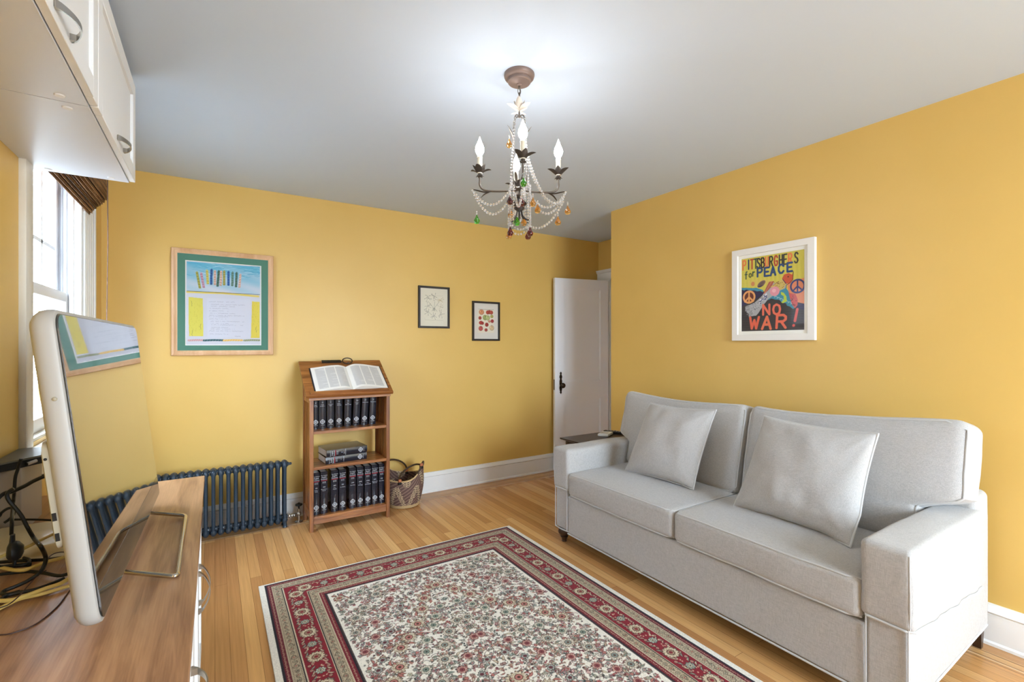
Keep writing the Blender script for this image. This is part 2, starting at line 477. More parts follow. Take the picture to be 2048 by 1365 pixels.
yb1, xr1 = 3.845, 2.80
quad(fl, XL-.02, xr1, YF-.05, yb1, 0, 0)
quad(fl, XL-.02, XA+.05, yb1, YB+.05, 0, 1)
quad(fl, xr1, XA+.05, YA, yb1, 0, 0)
quad(fl, xr1, XR+.05, YF-.05, YA, 0, 2)
for d, w, mi, z in ((.0, .012, 3, .0004), (-.014, .004, 4, .0003), (.016, .004, 4, .0003), (.05, .004, 4, .0003)):
    quad(fl, XL, XA, yb1+d, yb1+d+w, z, mi)
for d, w, mi, z in ((.0, .012, 3, .0005), (-.014, .004, 4, .0004), (.016, .004, 4, .0004), (.06, .004, 4, .0004)):
    quad(fl, xr1+d, xr1+d+w, YF, YA, z, mi)
quad(fl, XA-.06, 5.4, YA-.4, YB+.05, -.0005, 1)
fl.box(XL-.3, XA+.1, YF-.3, YB+.1, -.12, -.001, 1)
struct(fl.build('floor', [M['floor_main'], M['floor_back'], M['floor_side'], M['inlay'], M['inlaydark']]))
struct(Mesh().box(XL-.3, 5.5, YF-.3, YB+.3, ZC, ZC+.12).build('ceiling', M['ceiling']))
struct(Mesh().box(XL-.3, 5.5, YB, YB+.15, 0, ZC).build('wall_back', M['wall']))
# left wall with its window opening
WY0, WY1, WZ0, WZ1 = 2.59, 3.40, .95, 2.36
w = Mesh()
w.box(XL-.14, XL, YF-.3, WY0, 0, ZC); w.box(XL-.14, XL, WY1, YB, 0, ZC)
w.box(XL-.14, XL, WY0, WY1, 0, WZ0); w.box(XL-.14, XL, WY0, WY1, WZ1, ZC)
struct(w.build('wall_left', M['wall']))
# right wall: its far end turns the corner into the alcove
w = Mesh(); w.box(XR, XR+.12, YF-.3, YA, 0, ZC); w.box(XR+.12, XA+.12, YA-.12, YA, 0, ZC)
struct(w.build('wall_right', M['wall']))
DY0, DY1, DZ = 3.10, 3.84, 2.075
w = Mesh(); w.box(XA, XA+.12, YA, DY0, 0, ZC); w.box(XA, XA+.12, DY1, YB, 0, ZC); w.box(XA, XA+.12, DY0, DY1, DZ, ZC)
struct(w.build('wall_alcove', M['wall']))
w = Mesh(); w.box(5.2, 5.3, YA-.5, YB+.1, 0, ZC); w.box(XA+.12, 5.3, YA-.6, YA-.5, 0, ZC)
struct(w.build('wall_hallway', M['hall']))
# rear wall behind the camera; its wide unseen window is added for fill light
RX0, RX1, RZ0, RZ1 = .86, 2.76, .62, 2.38
w = Mesh()
w.box(XL-.3, RX0, YF-.14, YF, 0, ZC); w.box(RX1, XR+.3, YF-.14, YF, 0, ZC)
w.box(RX0, RX1, YF-.14, YF, 0, RZ0); w.box(RX0, RX1, YF-.14, YF, RZ1, ZC)
struct(w.build('wall_front', M['wall']))
w2 = struct(empty('fill_window', ((RX0+RX1)/2, YF, RZ0)))
f = Mesh()
for x in (RX0, (2*RX0+RX1)/3-.025, (RX0+2*RX1)/3-.025, RX1-.05): f.box(x, x+.05, YF-.10, YF-.05, RZ0, RZ1)
for z in (RZ0, (RZ0+RZ1)/2-.02, RZ1-.05): f.box(RX0, RX1, YF-.10, YF-.05, z, z+.05)
f.build('fill_window_frame', M['trim'], w2)
Mesh().box(RX0, RX1, YF-.078, YF-.074, RZ0, RZ1).build('pane', M['glass'], w2)
c = Mesh()
for x0, x1 in ((RX0-.11, RX0), (RX1, RX1+.11)): c.box(x0, x1, YF-.001, YF+.02, RZ0-.1, RZ1+.11)
c.box(RX0, RX1, YF-.001, YF+.02, RZ1, RZ1+.11); c.box(RX0, RX1, YF-.001, YF+.04, RZ0-.03, RZ0)
c.build('casing', M['trim'], w2)

# baseboards: tall board, cap moulding on top, small shoe
def base_profile(t): return [(0,0),(t+.006,0),(t+.006,.012),(t,.02),(t,.138),(t-.003,.141),(t+.004,.146),(t+.006,.15),(t-.002,.164),(t-.010,.176),(t-.012,.182),(0,.182)]
bp_ = base_profile(.022)
struct(Mesh().prism([(YB-p[0], p[1]) for p in bp_], 'x', XL, XA).build('baseboard_back', M['trim']))
struct(Mesh().prism([(XR-p[0], p[1]) for p in bp_], 'y', YF, YA).build('baseboard_right', M['trim']))
struct(Mesh().prism([(XL+p[0], p[1]) for p in bp_], 'y', YF, YB-.03).build('baseboard_left', M['trim']))

# alcove door and its casing
t1 = Mesh()
prof = [(0,0),(.018,0),(.022,.01),(.022,.085),(.034,.09),(.034,.115),(0,.115)]
for y, sgn in ((DY1, 1), (DY0, -1)):
    lim = min(.115, YB-.002-DY1)
    pts = [(XA-p[0], y+sgn*min(p[1], lim if sgn > 0 else .058)) for p in prof]
    t1.prism(pts, 'z', 0, DZ)
t1.prism([(XA-p[0], DZ+p[1]) for p in prof], 'y', DY0-.058, YB-.003)
t1.box(XA-.04, XA, DY0-.058, YB-.002, DZ+.108, DZ+.122)
struct(t1.build('trim_1', M['trim']))
j = Mesh(); j.box(XA-.001, XA+.12, DY1-.02, DY1, 0, DZ); j.box(XA-.001, XA+.12, DY0, DY0+.02, 0, DZ); j.box(XA-.001, XA+.12, DY0, DY1, DZ-.02, DZ)
struct(j.build('trim_2', M['trim']))

def local_door():
    """door leaf in its own frame: u from the hinge (0) to the free edge, z up, thickness towards the room"""
    H = Vector((3.690, 3.828, 0)); E = Vector((3.046, 3.957, 0))
    U = (E-H).normalized(); N = Vector((U.y, -U.x, 0))
    if N.y > 0: N = -N
    W = (E-H).length
    return H, U, N, W
H_, U_, N_, W_ = local_door()
def DP(u, z, n): return H_ + U_*u + N_*n + Vector((0,0,z))
def dbox(m, u0, u1, z0, z1, n0, n1, mi=0):
    vs = [DP(u,z,n) for z in (z0,z1) for (u,n) in ((u0,n0),(u1,n0),(u1,n1),(u0,n1))]
    m.add(vs, [(0,1,2,3),(7,6,5,4),(0,4,5,1),(1,5,6,2),(2,6,7,3),(3,7,4,0)], mi)
door = struct(empty('door_1', H_))
lf = Mesh()
st = .108
n1 = .0; th = .04
dbox(lf, 0, st-.012, .015, 2.062, -th, n1); dbox(lf, W_-st, W_, .015, 2.062, -th, n1)
for z0, z1 in ((.015, .20), (.767, .957), (1.955, 2.062)): dbox(lf, st-.012, W_-st, z0, z1, -th, n1)
lf.build('door_leaf', M['doorpaint'], door)
for k, (z0, z1) in enumerate(((.20, .767), (.957, 1.955))):
    p = Mesh(); dbox(p, st-.012, W_-st, z0, z1, -th+.012, -.016)
    # sticking around the panel
    for a in range(2):
        e = .010-a*.005; d = -.012+a*.006
        dbox(p, st-.012, st-.012+e, z0, z1, -.017, d); dbox(p, W_-st-e, W_-st, z0, z1, -.017, d)
        dbox(p, st-.012, W_-st, z0, z0+e, -.017, d); dbox(p, st-.012, W_-st, z1-e, z1, -.017, d)
    p.build('door_panel', M['doorpaint'], door)
M['bronze'] = mat('dark_bronze', rgb(58,46,36), .35, .85)
pl = Mesh(); uc = W_-.068
outl = [(0,-.11),(.012,-.094),(.008,-.084),(.013,-.068),(.017,-.045),(.010,-.02),(.016,0),(.016,.03),(.010,.05),(.017,.072),(.012,.09),(.007,.1),(.013,.112),(0,.128)]
full = outl + [(-a, b) for a, b in outl[-2:0:-1]]
b0 = len(pl.v)
vs = [DP(uc+a, .935+b, .001) for a, b in full] + [DP(uc+a*.85, .935+b, .006) for a, b in full]
n = len(full)
pl.add(vs, [tuple(range(n)), tuple(range(2*n-1, n-1, -1))] + [(i, n+i, n+(i+1)%n, (i+1)%n) for i in range(n)])
pl.build('handle_plate', M['bronze'], door)
kb = Mesh(); R = Matrix(((U_.x, 0, N_.x), (U_.y, 0, N_.y), (0, 1, 0)))
kb.lathe([(.009,0),(.009,.02),(.012,.024),(.024,.03),(.029,.038),(.027,.048),(.016,.055),(.001,.057)], DP(uc-.003, .918, .005), 20, 0, R.to_4x4())
kb.build('door_knob', M['bronze'], door)
ky = Mesh(); dbox(ky, W_-.001, W_+.002, .87, .98, -.028, -.012); ky.build('latch_plate', M['bronze'], door)

# window in the left wall: sashes, stops, casing, sill
win = struct(empty('window_1', (XL, (WY0+WY1)/2, WZ0)))
m = Mesh()   # near casing
m.bbox(XL-.002, XL+.022, WY0-.085, WY0, WZ0-.02, WZ1+.1, .004)
m.build('casing', M['oldtrim'], win)
m = Mesh()   # far casing, fluted
m.box(XL-.002, XL+.018, WY1, WY1+.27, WZ0-.02, WZ1+.1)
for k in range(5):
    y = WY1+.03+k*.045; m.bbox(XL+.016, XL+.030, y, y+.026, WZ0-.02, WZ1+.1, .006)
m.bbox(XL+.016, XL+.036, WY1+.245, WY1+.27, WZ0-.02, WZ1+.1, .004)
m.build('casing', M['trim'], win)
m = Mesh(); m.bbox(XL-.002, XL+.022, WY0-.085, WY1+.27, WZ1, WZ1+.1, .004); m.build('head_casing', M['trim'], win)
m = Mesh()   # reveals
m.box(XL-.142, XL, WY1-.003, WY1+.01, WZ0, WZ1); m.box(XL-.142, XL, WY0-.01, WY0+.003, WZ0, WZ1); m.box(XL-.142, XL, WY0, WY1, WZ1-.01, WZ1)
m.box(XL-.03, XL-.012, WY1-.013, WY1, WZ0, WZ1); m.box(XL-.03, XL-.012, WY0, WY0+.013, WZ0, WZ1)
m.build('jamb', M['trim'], win)
m = Mesh(); m.box(XL-.10, XL-.03, WY1-.006, WY1, WZ0, WZ1); m.box(XL-.10, XL-.03, WY0, WY0+.006, WZ0, WZ1)
for k in range(4): m.box(XL-.095+k*.017, XL-.090+k*.017, WY1-.011, WY1, WZ0, WZ1)
m.build('sash_track', M['track'], win)
def sash(name, x, z0, z1, muntins, rail0, rail1):
    m = Mesh(); s = .042
    m.bbox(x-.03, x, WY0+.008, WY0+.008+s, z0, z1, .003); m.bbox(x-.03, x, WY1-.008-s, WY1-.008, z0, z1, .003)
    m.bbox(x-.03, x, WY0+.008+s, WY1-.008-s, z0, z0+rail0, .003); m.bbox(x-.03, x, WY0+.008+s, WY1-.008-s, z1-rail1, z1, .003)
    o = m.build(name, M['vinyl'], win)
    g = Mesh().box(x-.017, x-.014, WY0+.05, WY1-.05, z0+rail0, z1-rail1); g.build('pane', M['glass'], o)
    if muntins:
        q = Mesh()
        for y in (WY0+.27, WY1-.27): q.box(x-.026, x-.004, y-.009, y+.009, z0+rail0, z1-rail1)
        zz = 1.85; q.box(x-.026, x-.004, WY0+.05, WY1-.05, zz-.009, zz+.009)
        q.build('muntin', M['vinyl'], o)
    return o
sash('upper_sash', XL-.072, 1.58, WZ1-.01, True, .05, .05)
sash('lower_sash', XL-.034, WZ0+.012, 1.625, False, .06, .05)
m = Mesh(); m.bbox(XL-.19, XL-.001, WY0, WY1, WZ0-.03, WZ0+.012, .003)
m.bbox(XL-.02, XL+.075, WY0-.12, WY1+.30, WZ0-.045, WZ0-.018, .010, 3)
m.build('window_sill', M['oldtrim'], win)
m = Mesh()
m.prism([(XL, WZ0-.045), (XL+.05, WZ0-.045), (XL+.04, WZ0-.06), (XL+.022, WZ0-.075), (XL+.018, WZ0-.15), (XL+.008, WZ0-.16), (XL, WZ0-.16)], 'y', WY0-.085, WY1+.27)
m.build('window_apron', M['oldtrim'], win)

# unseen boarded wall and ground, added outside this window to cut its sky glow
M['blocker_boards'] = mat('pale_blocker_boards', rgb(196,198,206), .8)
M['blocker_ground'] = mat('grey_blocker_ground', rgb(120,122,118), .9)
w = Mesh(); w.box(-3.6, -3.4, -3, 12, -.6, 4.2)
for k in range(30): w.box(-3.4, -3.385, -3, 12, -.5+k*.155, -.5+k*.155+.13)
struct(w.build('sky_block_wall', M['blocker_boards']))
struct(Mesh().box(-3.4, XL-.31, -3, 12, -.62, -.6).build('glow_block_ground', M['blocker_ground']))  # added ground, keeps glow from below off the ceiling
# bamboo roman shade gathered at the top of the window
M['bamboo'] = wood('bamboo_slats', [rgb(96,62,34), rgb(168,124,78), rgb(128,88,52)], 'y', 2.0, .6, 30)
M['bamboo2'] = wood('dark_bamboo_slats', [rgb(58,36,20), rgb(110,76,46), rgb(84,54,30)], 'y', 2.0, .6, 30)
M['cord'] = mat('mauve_cord', rgb(112,88,78), .8)
sh = empty('bamboo_shade', (XL+.05, 3.02, 2.2)); tag(sh, 'woven bamboo roman shade gathered at the top of the window', 'window shade')
rnd = random.Random(4)
SY0, SY1 = 2.545, 3.505
nf = 9
for k in range(nf):
    x = XL+.034 + k*.0095; zb = 2.085 + k*.010 + rnd.uniform(-.004,.004); zt = 2.36
    s = Mesh(); z = zb; i = 0
    while z < zt:
        hgt = rnd.choice((.003,.0045,.006)); e0 = rnd.uniform(-.006,.006); e1 = rnd.uniform(-.008,.008)
        bulge = .006*math.sin(min(1, (z-zb)/.10)*PI)
        s.box(x+bulge-.0018, x+bulge+.0018, SY0+e0, SY1+e1 - .004*k, z, z+hgt*.86, rnd.choice((0,0,1)))
        z += hgt
    s.build('shade_fold', [M['bamboo'], M['bamboo2']], sh)
s = Mesh(); s.bbox(XL+.024, XL+.124, SY0, SY1, 2.36, 2.40, .003); s.build('head_rail', M['bamboo2'], sh)
s = Mesh(); s.tube([(XL+.127, 3.40, 2.36), (XL+.128, 3.40, 1.9), (XL+.123, 3.395, 1.46)], .0022, 6)
s.tube([(XL+.127, 3.385, 2.36), (XL+.130, 3.385, 1.9), (XL+.125, 3.39, 1.46)], .0018, 6)
s.lathe([(.003,0),(.007,-.01),(.008,-.03),(.003,-.038)], (XL+.124, 3.392, 1.46), 10)
s.build('pull_cord', M['cord'], sh)
# ================================================================== UPPER CABINETS on the left wall
CZ0, CZ1, CXF = 2.06, 2.487, -.318
def bow_handle(c, along, out, length, width, parent, name='handle', lift=.028):
    """flat bow pull; along / out are unit vectors"""
    m = Mesh(); A = Vector(along); O = Vector(out); Wd = A.cross(O)
    n = 16; rows = []
    for i in range(n+1):
        t = i/n; s = (t-.5)*length
        hgt = lift*math.sin(PI*t)**.75
        wv = width*(.5 + .18*abs(2*t-1)**2)
        for (o, ww) in ((hgt, -wv), (hgt, wv), (hgt+.003, wv), (hgt+.003, -wv)):
            rows.append(Vector(c) + A*s + O*(o+.001) + Wd*ww)
    fs = []
    for i in range(n):
        for k in range(4):
            l = (k+1) % 4
            fs.append((i*4+k, i*4+l, (i+1)*4+l, (i+1)*4+k))
    fs += [(3,2,1,0), tuple(n*4+k for k in range(4))]
    m.add(rows, fs, 0, True)
    for sgn in (-1, 1):     # wedge feet
        s0 = Vector(c) + A*(sgn*length*.5); s1 = Vector(c) + A*(sgn*length*.40)
        w_ = width*.6
        vs = [s0 - Wd*w_, s0 + Wd*w_, s1 + Wd*w_, s1 - Wd*w_, s1 + Wd*w_ + O*(lift*.55), s1 - Wd*w_ + O*(lift*.55)]
        m.add(vs, [(0,1,2,3),(0,5,4,1),(2,4,5,3),(1,4,2),(0,3,5)])
    return m.build(name, M['nickel'], parent)

def shaker_door(m, plane_x, t, y0, y1, z0, z1, fr=.062, mi=0):
    m.bbox(plane_x-t, plane_x, y0, y0+fr, z0, z1, .0015, 1, mi); m.bbox(plane_x-t, plane_x, y1-fr, y1, z0, z1, .0015, 1, mi)
    m.bbox(plane_x-t, plane_x, y0+fr, y1-fr, z0, z0+fr, .0015, 1, mi); m.bbox(plane_x-t, plane_x, y0+fr, y1-fr, z1-fr, z1, .0015, 1, mi)
    m.box(plane_x-t+.002, plane_x-t+.010, y0+fr-.002, y1-fr+.002, z0+fr-.002, z1-fr+.002, mi)

labels = ['white wall cabinet nearest the window, ending above the bamboo shade', 'white wall cabinet next to the window cabinet, handle at the top edge of the view', 'white wall cabinet farthest from the window, mostly outside the view']
for i, (y1, lab) in enumerate(zip((2.635, 1.855, 1.075), labels)):
    y0 = y1-.778
    cb_ = empty('wall_cabinet', (XL, (y0+y1)/2, CZ0)); tag(cb_, lab, 'cabinet', 'white wall cabinets in a row')
    b = Mesh(); t = .018
    b.box(XL+.001, CXF, y0+.001, y0+t, CZ0, CZ1); b.box(XL+.001, CXF, y1-t, y1-.001, CZ0, CZ1)
    b.box(XL+.001, CXF, y0+t, y1-t, CZ1-t, CZ1); b.box(XL+.001, CXF, y0+t, y1-t, CZ0, CZ0+t); b.box(XL+.001, XL+.01, y0+t, y1-t, CZ0+t, CZ1-t)
    b.build('carcase', M['cabunder'], cb_)
    d = Mesh(); shaker_door(d, CXF+.022, .020, y0+.003, y1-.003, CZ0+.004, CZ1-.002)
    dd = d.build('cabinet_door', M['cab'], cb_)
    hy = (y0+y1)/2
    bow_handle((CXF+.022, hy, CZ0+.034), (0,1,0), (1,0,0), .148, .013, dd)
    for (x, y) in ((CXF-.055, y0+.04), (CXF-.055, y1-.04), (XL+.06, y1-.03), (XL+.06, y0+.03)):
        q = Mesh(); q.lathe([(.001,-.003),(.011,-.003),(.013,0),(.013,.001)], (x, y, CZ0), 16); q.build('cover_cap', M['cab'], cb_)

# ================================================================== DESK: worktop on base cabinets
DZT = .70
M['walnut'] = wood('walnut_laminate', [rgb(140,98,68), rgb(196,152,114), rgb(176,132,96)], 'y', 1.3, .38, 11.0, contrast=(.30,.70))
wt = Mesh(); wt.bbox(XL+.003, -.043, -.25, 2.785, DZT-.028, DZT, .0025, 2)
o = wt.build('worktop', M['walnut'], None, (-.33, 1.3, DZT-.03)); tag(o, 'long wood-grain laminate worktop along the left wall', 'desk')
M['cabside'] = mat('white_cabinet_side', rgb(232,232,232), .35)
def base_cab(y0, y1, split, label, handles):
    r = empty('base_cabinet', (-.33, (y0+y1)/2, 0)); tag(r, label, 'cabinet', 'white base cabinets under the worktop')
    b = Mesh(); xf = -.068; t = .018; zt = DZT-.029
    b.box(XL+.025, xf, y0+.001, y0+t, .11, zt); b.box(XL+.025, xf, y1-t, y1-.001, .11, zt)
    b.box(XL+.025, xf, y0+t, y1-t, .11, .11+t); b.box(XL+.025, xf, y0+t, y1-t, zt-t, zt); b.box(XL+.025, XL+.035, y0+t, y1-t, .11+t, zt-t)
    b.build('carcase', M['cabside'], r)
    for x in (XL+.10, xf-.08):
        for y in (y0+.06, y1-.06):
            k = Mesh(); k.lathe([(.022,0),(.022,.008),(.014,.015),(.014,.11)], (x, y, .0), 14); k.build('foot', M['blackplastic'], r)
    pl_ = Mesh().box(xf-.065, xf-.050, y0, y1, .005, .105); pl_.build('plinth', M['cabside'], r)
    for (a, c) in split:
        d = Mesh(); shaker_door(d, xf+.022, .020, a+.002, c-.002, .125, zt-.006, .058)
        dd = d.build('cabinet_door', M['cab'], r)
        for (hy, hz, al) in handles:
            if a <= hy <= c: bow_handle((xf+.022, hy, hz), al, (1,0,0), .135, .012, dd, lift=.030)
base_cab(1.455, 2.262, [(1.455, 1.858), (1.858, 2.262)], 'white base cabinet at the radiator end of the worktop, paired pulls', [(1.828, .545, (0,0,1)), (1.888, .545, (0,0,1))])
base_cab(.955, 1.453, [(.955, 1.453)], 'white base cabinet below the near end of the screen, under the worktop', [(1.215, .615, (0,1,0))])
base_cab(.10, .953, [(.10, .526), (.526, .953)], 'white base cabinet nearest the camera, under the worktop', [(.496, .545, (0,0,1)), (.556, .545, (0,0,1))])

# ================================================================== SCREEN leaning back on the desk
M['screen'] = mat('glossy_screen_glass', rgb(26,25,22), .012, 0.0, 1.0, ior=2.6, coat=1.0)
M['bezel'] = mat('dark_screen_edge', rgb(42,44,42), .2)
M['shell'] = mat('white_plastic_shell', rgb(178,176,172), .4)
M['shellback'] = mat('cream_back_panel', rgb(168,160,140), .5)
tilt = math.radians(6.4); yawb = math.radians(-0.9)
Nn = Vector((math.cos(tilt)*math.cos(yawb), math.cos(tilt)*math.sin(yawb), math.sin(tilt)))
Uu = Vector((-math.sin(yawb), math.cos(yawb), 0)).normalized()       # along the screen, away from the camera
Vv = Nn.cross(Uu); Vv = Vv if Vv.z > 0 else -Vv                       # up the screen
S0 = Vector((-.2095, 1.338, .742))                                     # near bottom corner of the glass
SL, SHT = 1.045, .682
scr = empty('display_screen', (-.25, 1.86, DZT)); tag(scr, 'large white-backed glossy display leaning back on the worktop', 'display')
def SP(u, v, n): return S0 + Uu*u + Vv*v + Nn*n
def rr_loop(w_, h_, r, seg=6, grow=0.0, u0=0, v0=0):
    pts = []
    for (cx, cy, a0) in ((w_-r, h_-r, 0), (r, h_-r, 90), (r, r, 180), (w_-r, r, 270)):
        for i in range(seg+1):
            a = math.radians(a0+90*i/seg); pts.append((u0+cx+(r+grow)*math.cos(a), v0+cy+(r+grow)*math.sin(a)))
    return pts
def loft(loops, caps=(True, True), mi=0, smooth=True):
    m = Mesh(); n = len(loops[0]); vs = [p for l in loops for p in l]; fs = []
    for i in range(len(loops)-1):
        for k in range(n):
            l = (k+1) % n; fs.append((i*n+k, i*n+l, (i+1)*n+l, (i+1)*n+k))
    if caps[0]: fs.append(tuple(range(n-1, -1, -1)))
    if caps[1]: fs.append(tuple((len(loops)-1)*n+k for k in range(n)))
    m.add(vs, fs, mi, smooth); return m
def L3(loop, n): return [SP(u, v, n) for u, v in loop]
# white shell wraps the glass
sl = [L3(rr_loop(SL, SHT, .035, 6, g), n) for g, n in ((-.004,.0005),(.001,.0005),(.005,-.002),(.007,-.008),(.007,-.020),(.004,-.030),(-.004,-.040),(-.018,-.049),(-.04,-.054),(-.09,-.056)) if True]
def shrink(loops_spec):
    out = []
    for g, n in loops_spec:
        if g >= -.034: out.append(L3(rr_loop(SL, SHT, .035, 6, g), n))
        else: out.append(L3(rr_loop(SL+2*(g+.034), SHT+2*(g+.034), .001+.0, 6, 0, -(g+.034), -(g+.034)), n))
    return out
sl = shrink(((-.004,.0000),(.001,.0002),(.005,-.002),(.007,-.008),(.007,-.018),(.005,-.027),(-.002,-.036),(-.014,-.043),(-.034,-.047)))
loft(sl).build('shell', M['shell'], scr)
g = loft([L3(rr_loop(SL, SHT, .035, 6, -.003), .0004), L3(rr_loop(SL, SHT, .035, 6, -.003), .0018)])
g.build('screen_edge', M['bezel'], scr)
g = loft([L3(rr_loop(SL-.014, SHT-.010, .03, 6, 0, .009, .005), .0018), L3(rr_loop(SL-.014, SHT-.010, .03, 6, 0, .009, .005), .0032)], smooth=False)
g.build('glass', M['screen'], scr)
M['chin'] = mat('dark_screen_border', rgb(70,68,62), .06, 0.0, 1.0, ior=1.9)
g = loft([L3(rr_loop(SL-.016, .070, .012, 4, 0, .010, .006), .0030), L3(rr_loop(SL-.016, .070, .012, 4, 0, .010, .006), .0036)], smooth=False)
tag(g.build('lower_border', M['chin'], scr), 'darker band along the bottom of the screen')
# back housing, narrower, carrying the side ports
bk = loft([L3(rr_loop(SL-.05, .232, .02, 4, 0, .016, .178), -.036), L3(rr_loop(SL-.05, .232, .02, 4, 0, .016, .178), -.054), L3(rr_loop(SL-.07, .21, .02, 4, 0, .026, .188), -.058)])
bk.build('back_housing', M['shellback'], scr)
for v in (.198, .242):
    p = Mesh(); vs = [SP(u, vv, n) for u in (.0150, .03) for (vv, n) in ((v, -.0535), (v+.017, -.0535), (v+.017, -.0465), (v, -.0465))]
    p.add(vs, [(0,1,2,3),(7,6,5,4),(0,4,5,1),(1,5,6,2),(2,6,7,3),(3,7,4,0)]); p.build('port', M['dark'], scr)
p = Mesh(); p.ball(SP(-.0075, .50, -.016), .0045, 8, 6); p.build('screw', M['shellback'], scr)
p = Mesh(); p.ball(SP(.0155, .375, -.050), .003, 8, 6); p.build('screw', M['dark'], scr)
# chrome wire foot: a loop that lies on the worktop in front and rises behind the screen
zw = DZT+.0075
def arc_path(pts, r=.02, seg=5):
    out = [Vector(pts[0])]
    for i in range(1, len(pts)-1):
        p = Vector(pts[i]); a = (Vector(pts[i-1])-p).normalized(); b = (Vector(pts[i+1])-p).normalized()
        p0 = p+a*r; p1 = p+b*r
        for k in range(seg+1):
            t = k/seg; out.append(p0*(1-t)**2 + p*2*t*(1-t) + p1*t*t)
    out.append(Vector(pts[-1])); return out
wf = Mesh()
wf.tube(arc_path([(-.27, 1.73, .88), (-.262, 1.72, zw+.012), (-.088, 1.592, zw), (-.092, 2.148, zw), (-.27, 2.27, zw+.012), (-.275, 2.27, .88)], .022), .0066, 10)
wf.build('wire_foot', M['chrome'], scr)

# ---- things behind the screen
M['greyplastic'] = mat('grey_beige_plastic', rgb(176,168,160), .5)
M['cream'] = mat('cream_plastic', rgb(226,212,176), .35, coat=.3)
b = Mesh(); b.bbox(-.624, -.556, 2.235, 2.47, DZT+.001, DZT+.228, .006, 3)
o = b.build('computer_case', M['greyplastic'], None, (-.59, 2.35, DZT)); tag(o, 'grey-beige plastic case standing upright on the worktop at the left edge', 'computer case')
lp = empty('laptop', (-.56, 2.35, DZT+.229)); tag(lp, 'flat black laptop with a pale lid lying on the grey-beige case', 'laptop')
LPO = [(-.624, 2.175), (-.440, 2.395), (-.455, 2.485), (-.624, 2.485)]
b = Mesh(); b.prism(LPO, 'z', DZT+.229, DZT+.252); b.build('base', M['blackplastic'], lp)
b = Mesh(); b.prism([(x-.001, y+.002) for x, y in LPO], 'z', DZT+.2525, DZT+.258); M['lid'] = mat('olive_grey_lid', rgb(112,110,98), .5)
b.build('lid', M['lid'], lp)
b = Mesh(); b.tube([(-.548, 2.262, DZT+.238), (-.530, 2.285, DZT+.243)], .006, 8); b.build('connector', M['nickel'], lp)
b = Mesh(); b.bbox(-.60, -.335, 1.945, 2.21, DZT+.001, DZT+.046, .008, 3)
o = b.build('router', M['cream'], None, (-.47, 2.08, DZT)); tag(o, 'low cream plastic box lying among the cables behind the display', 'router')
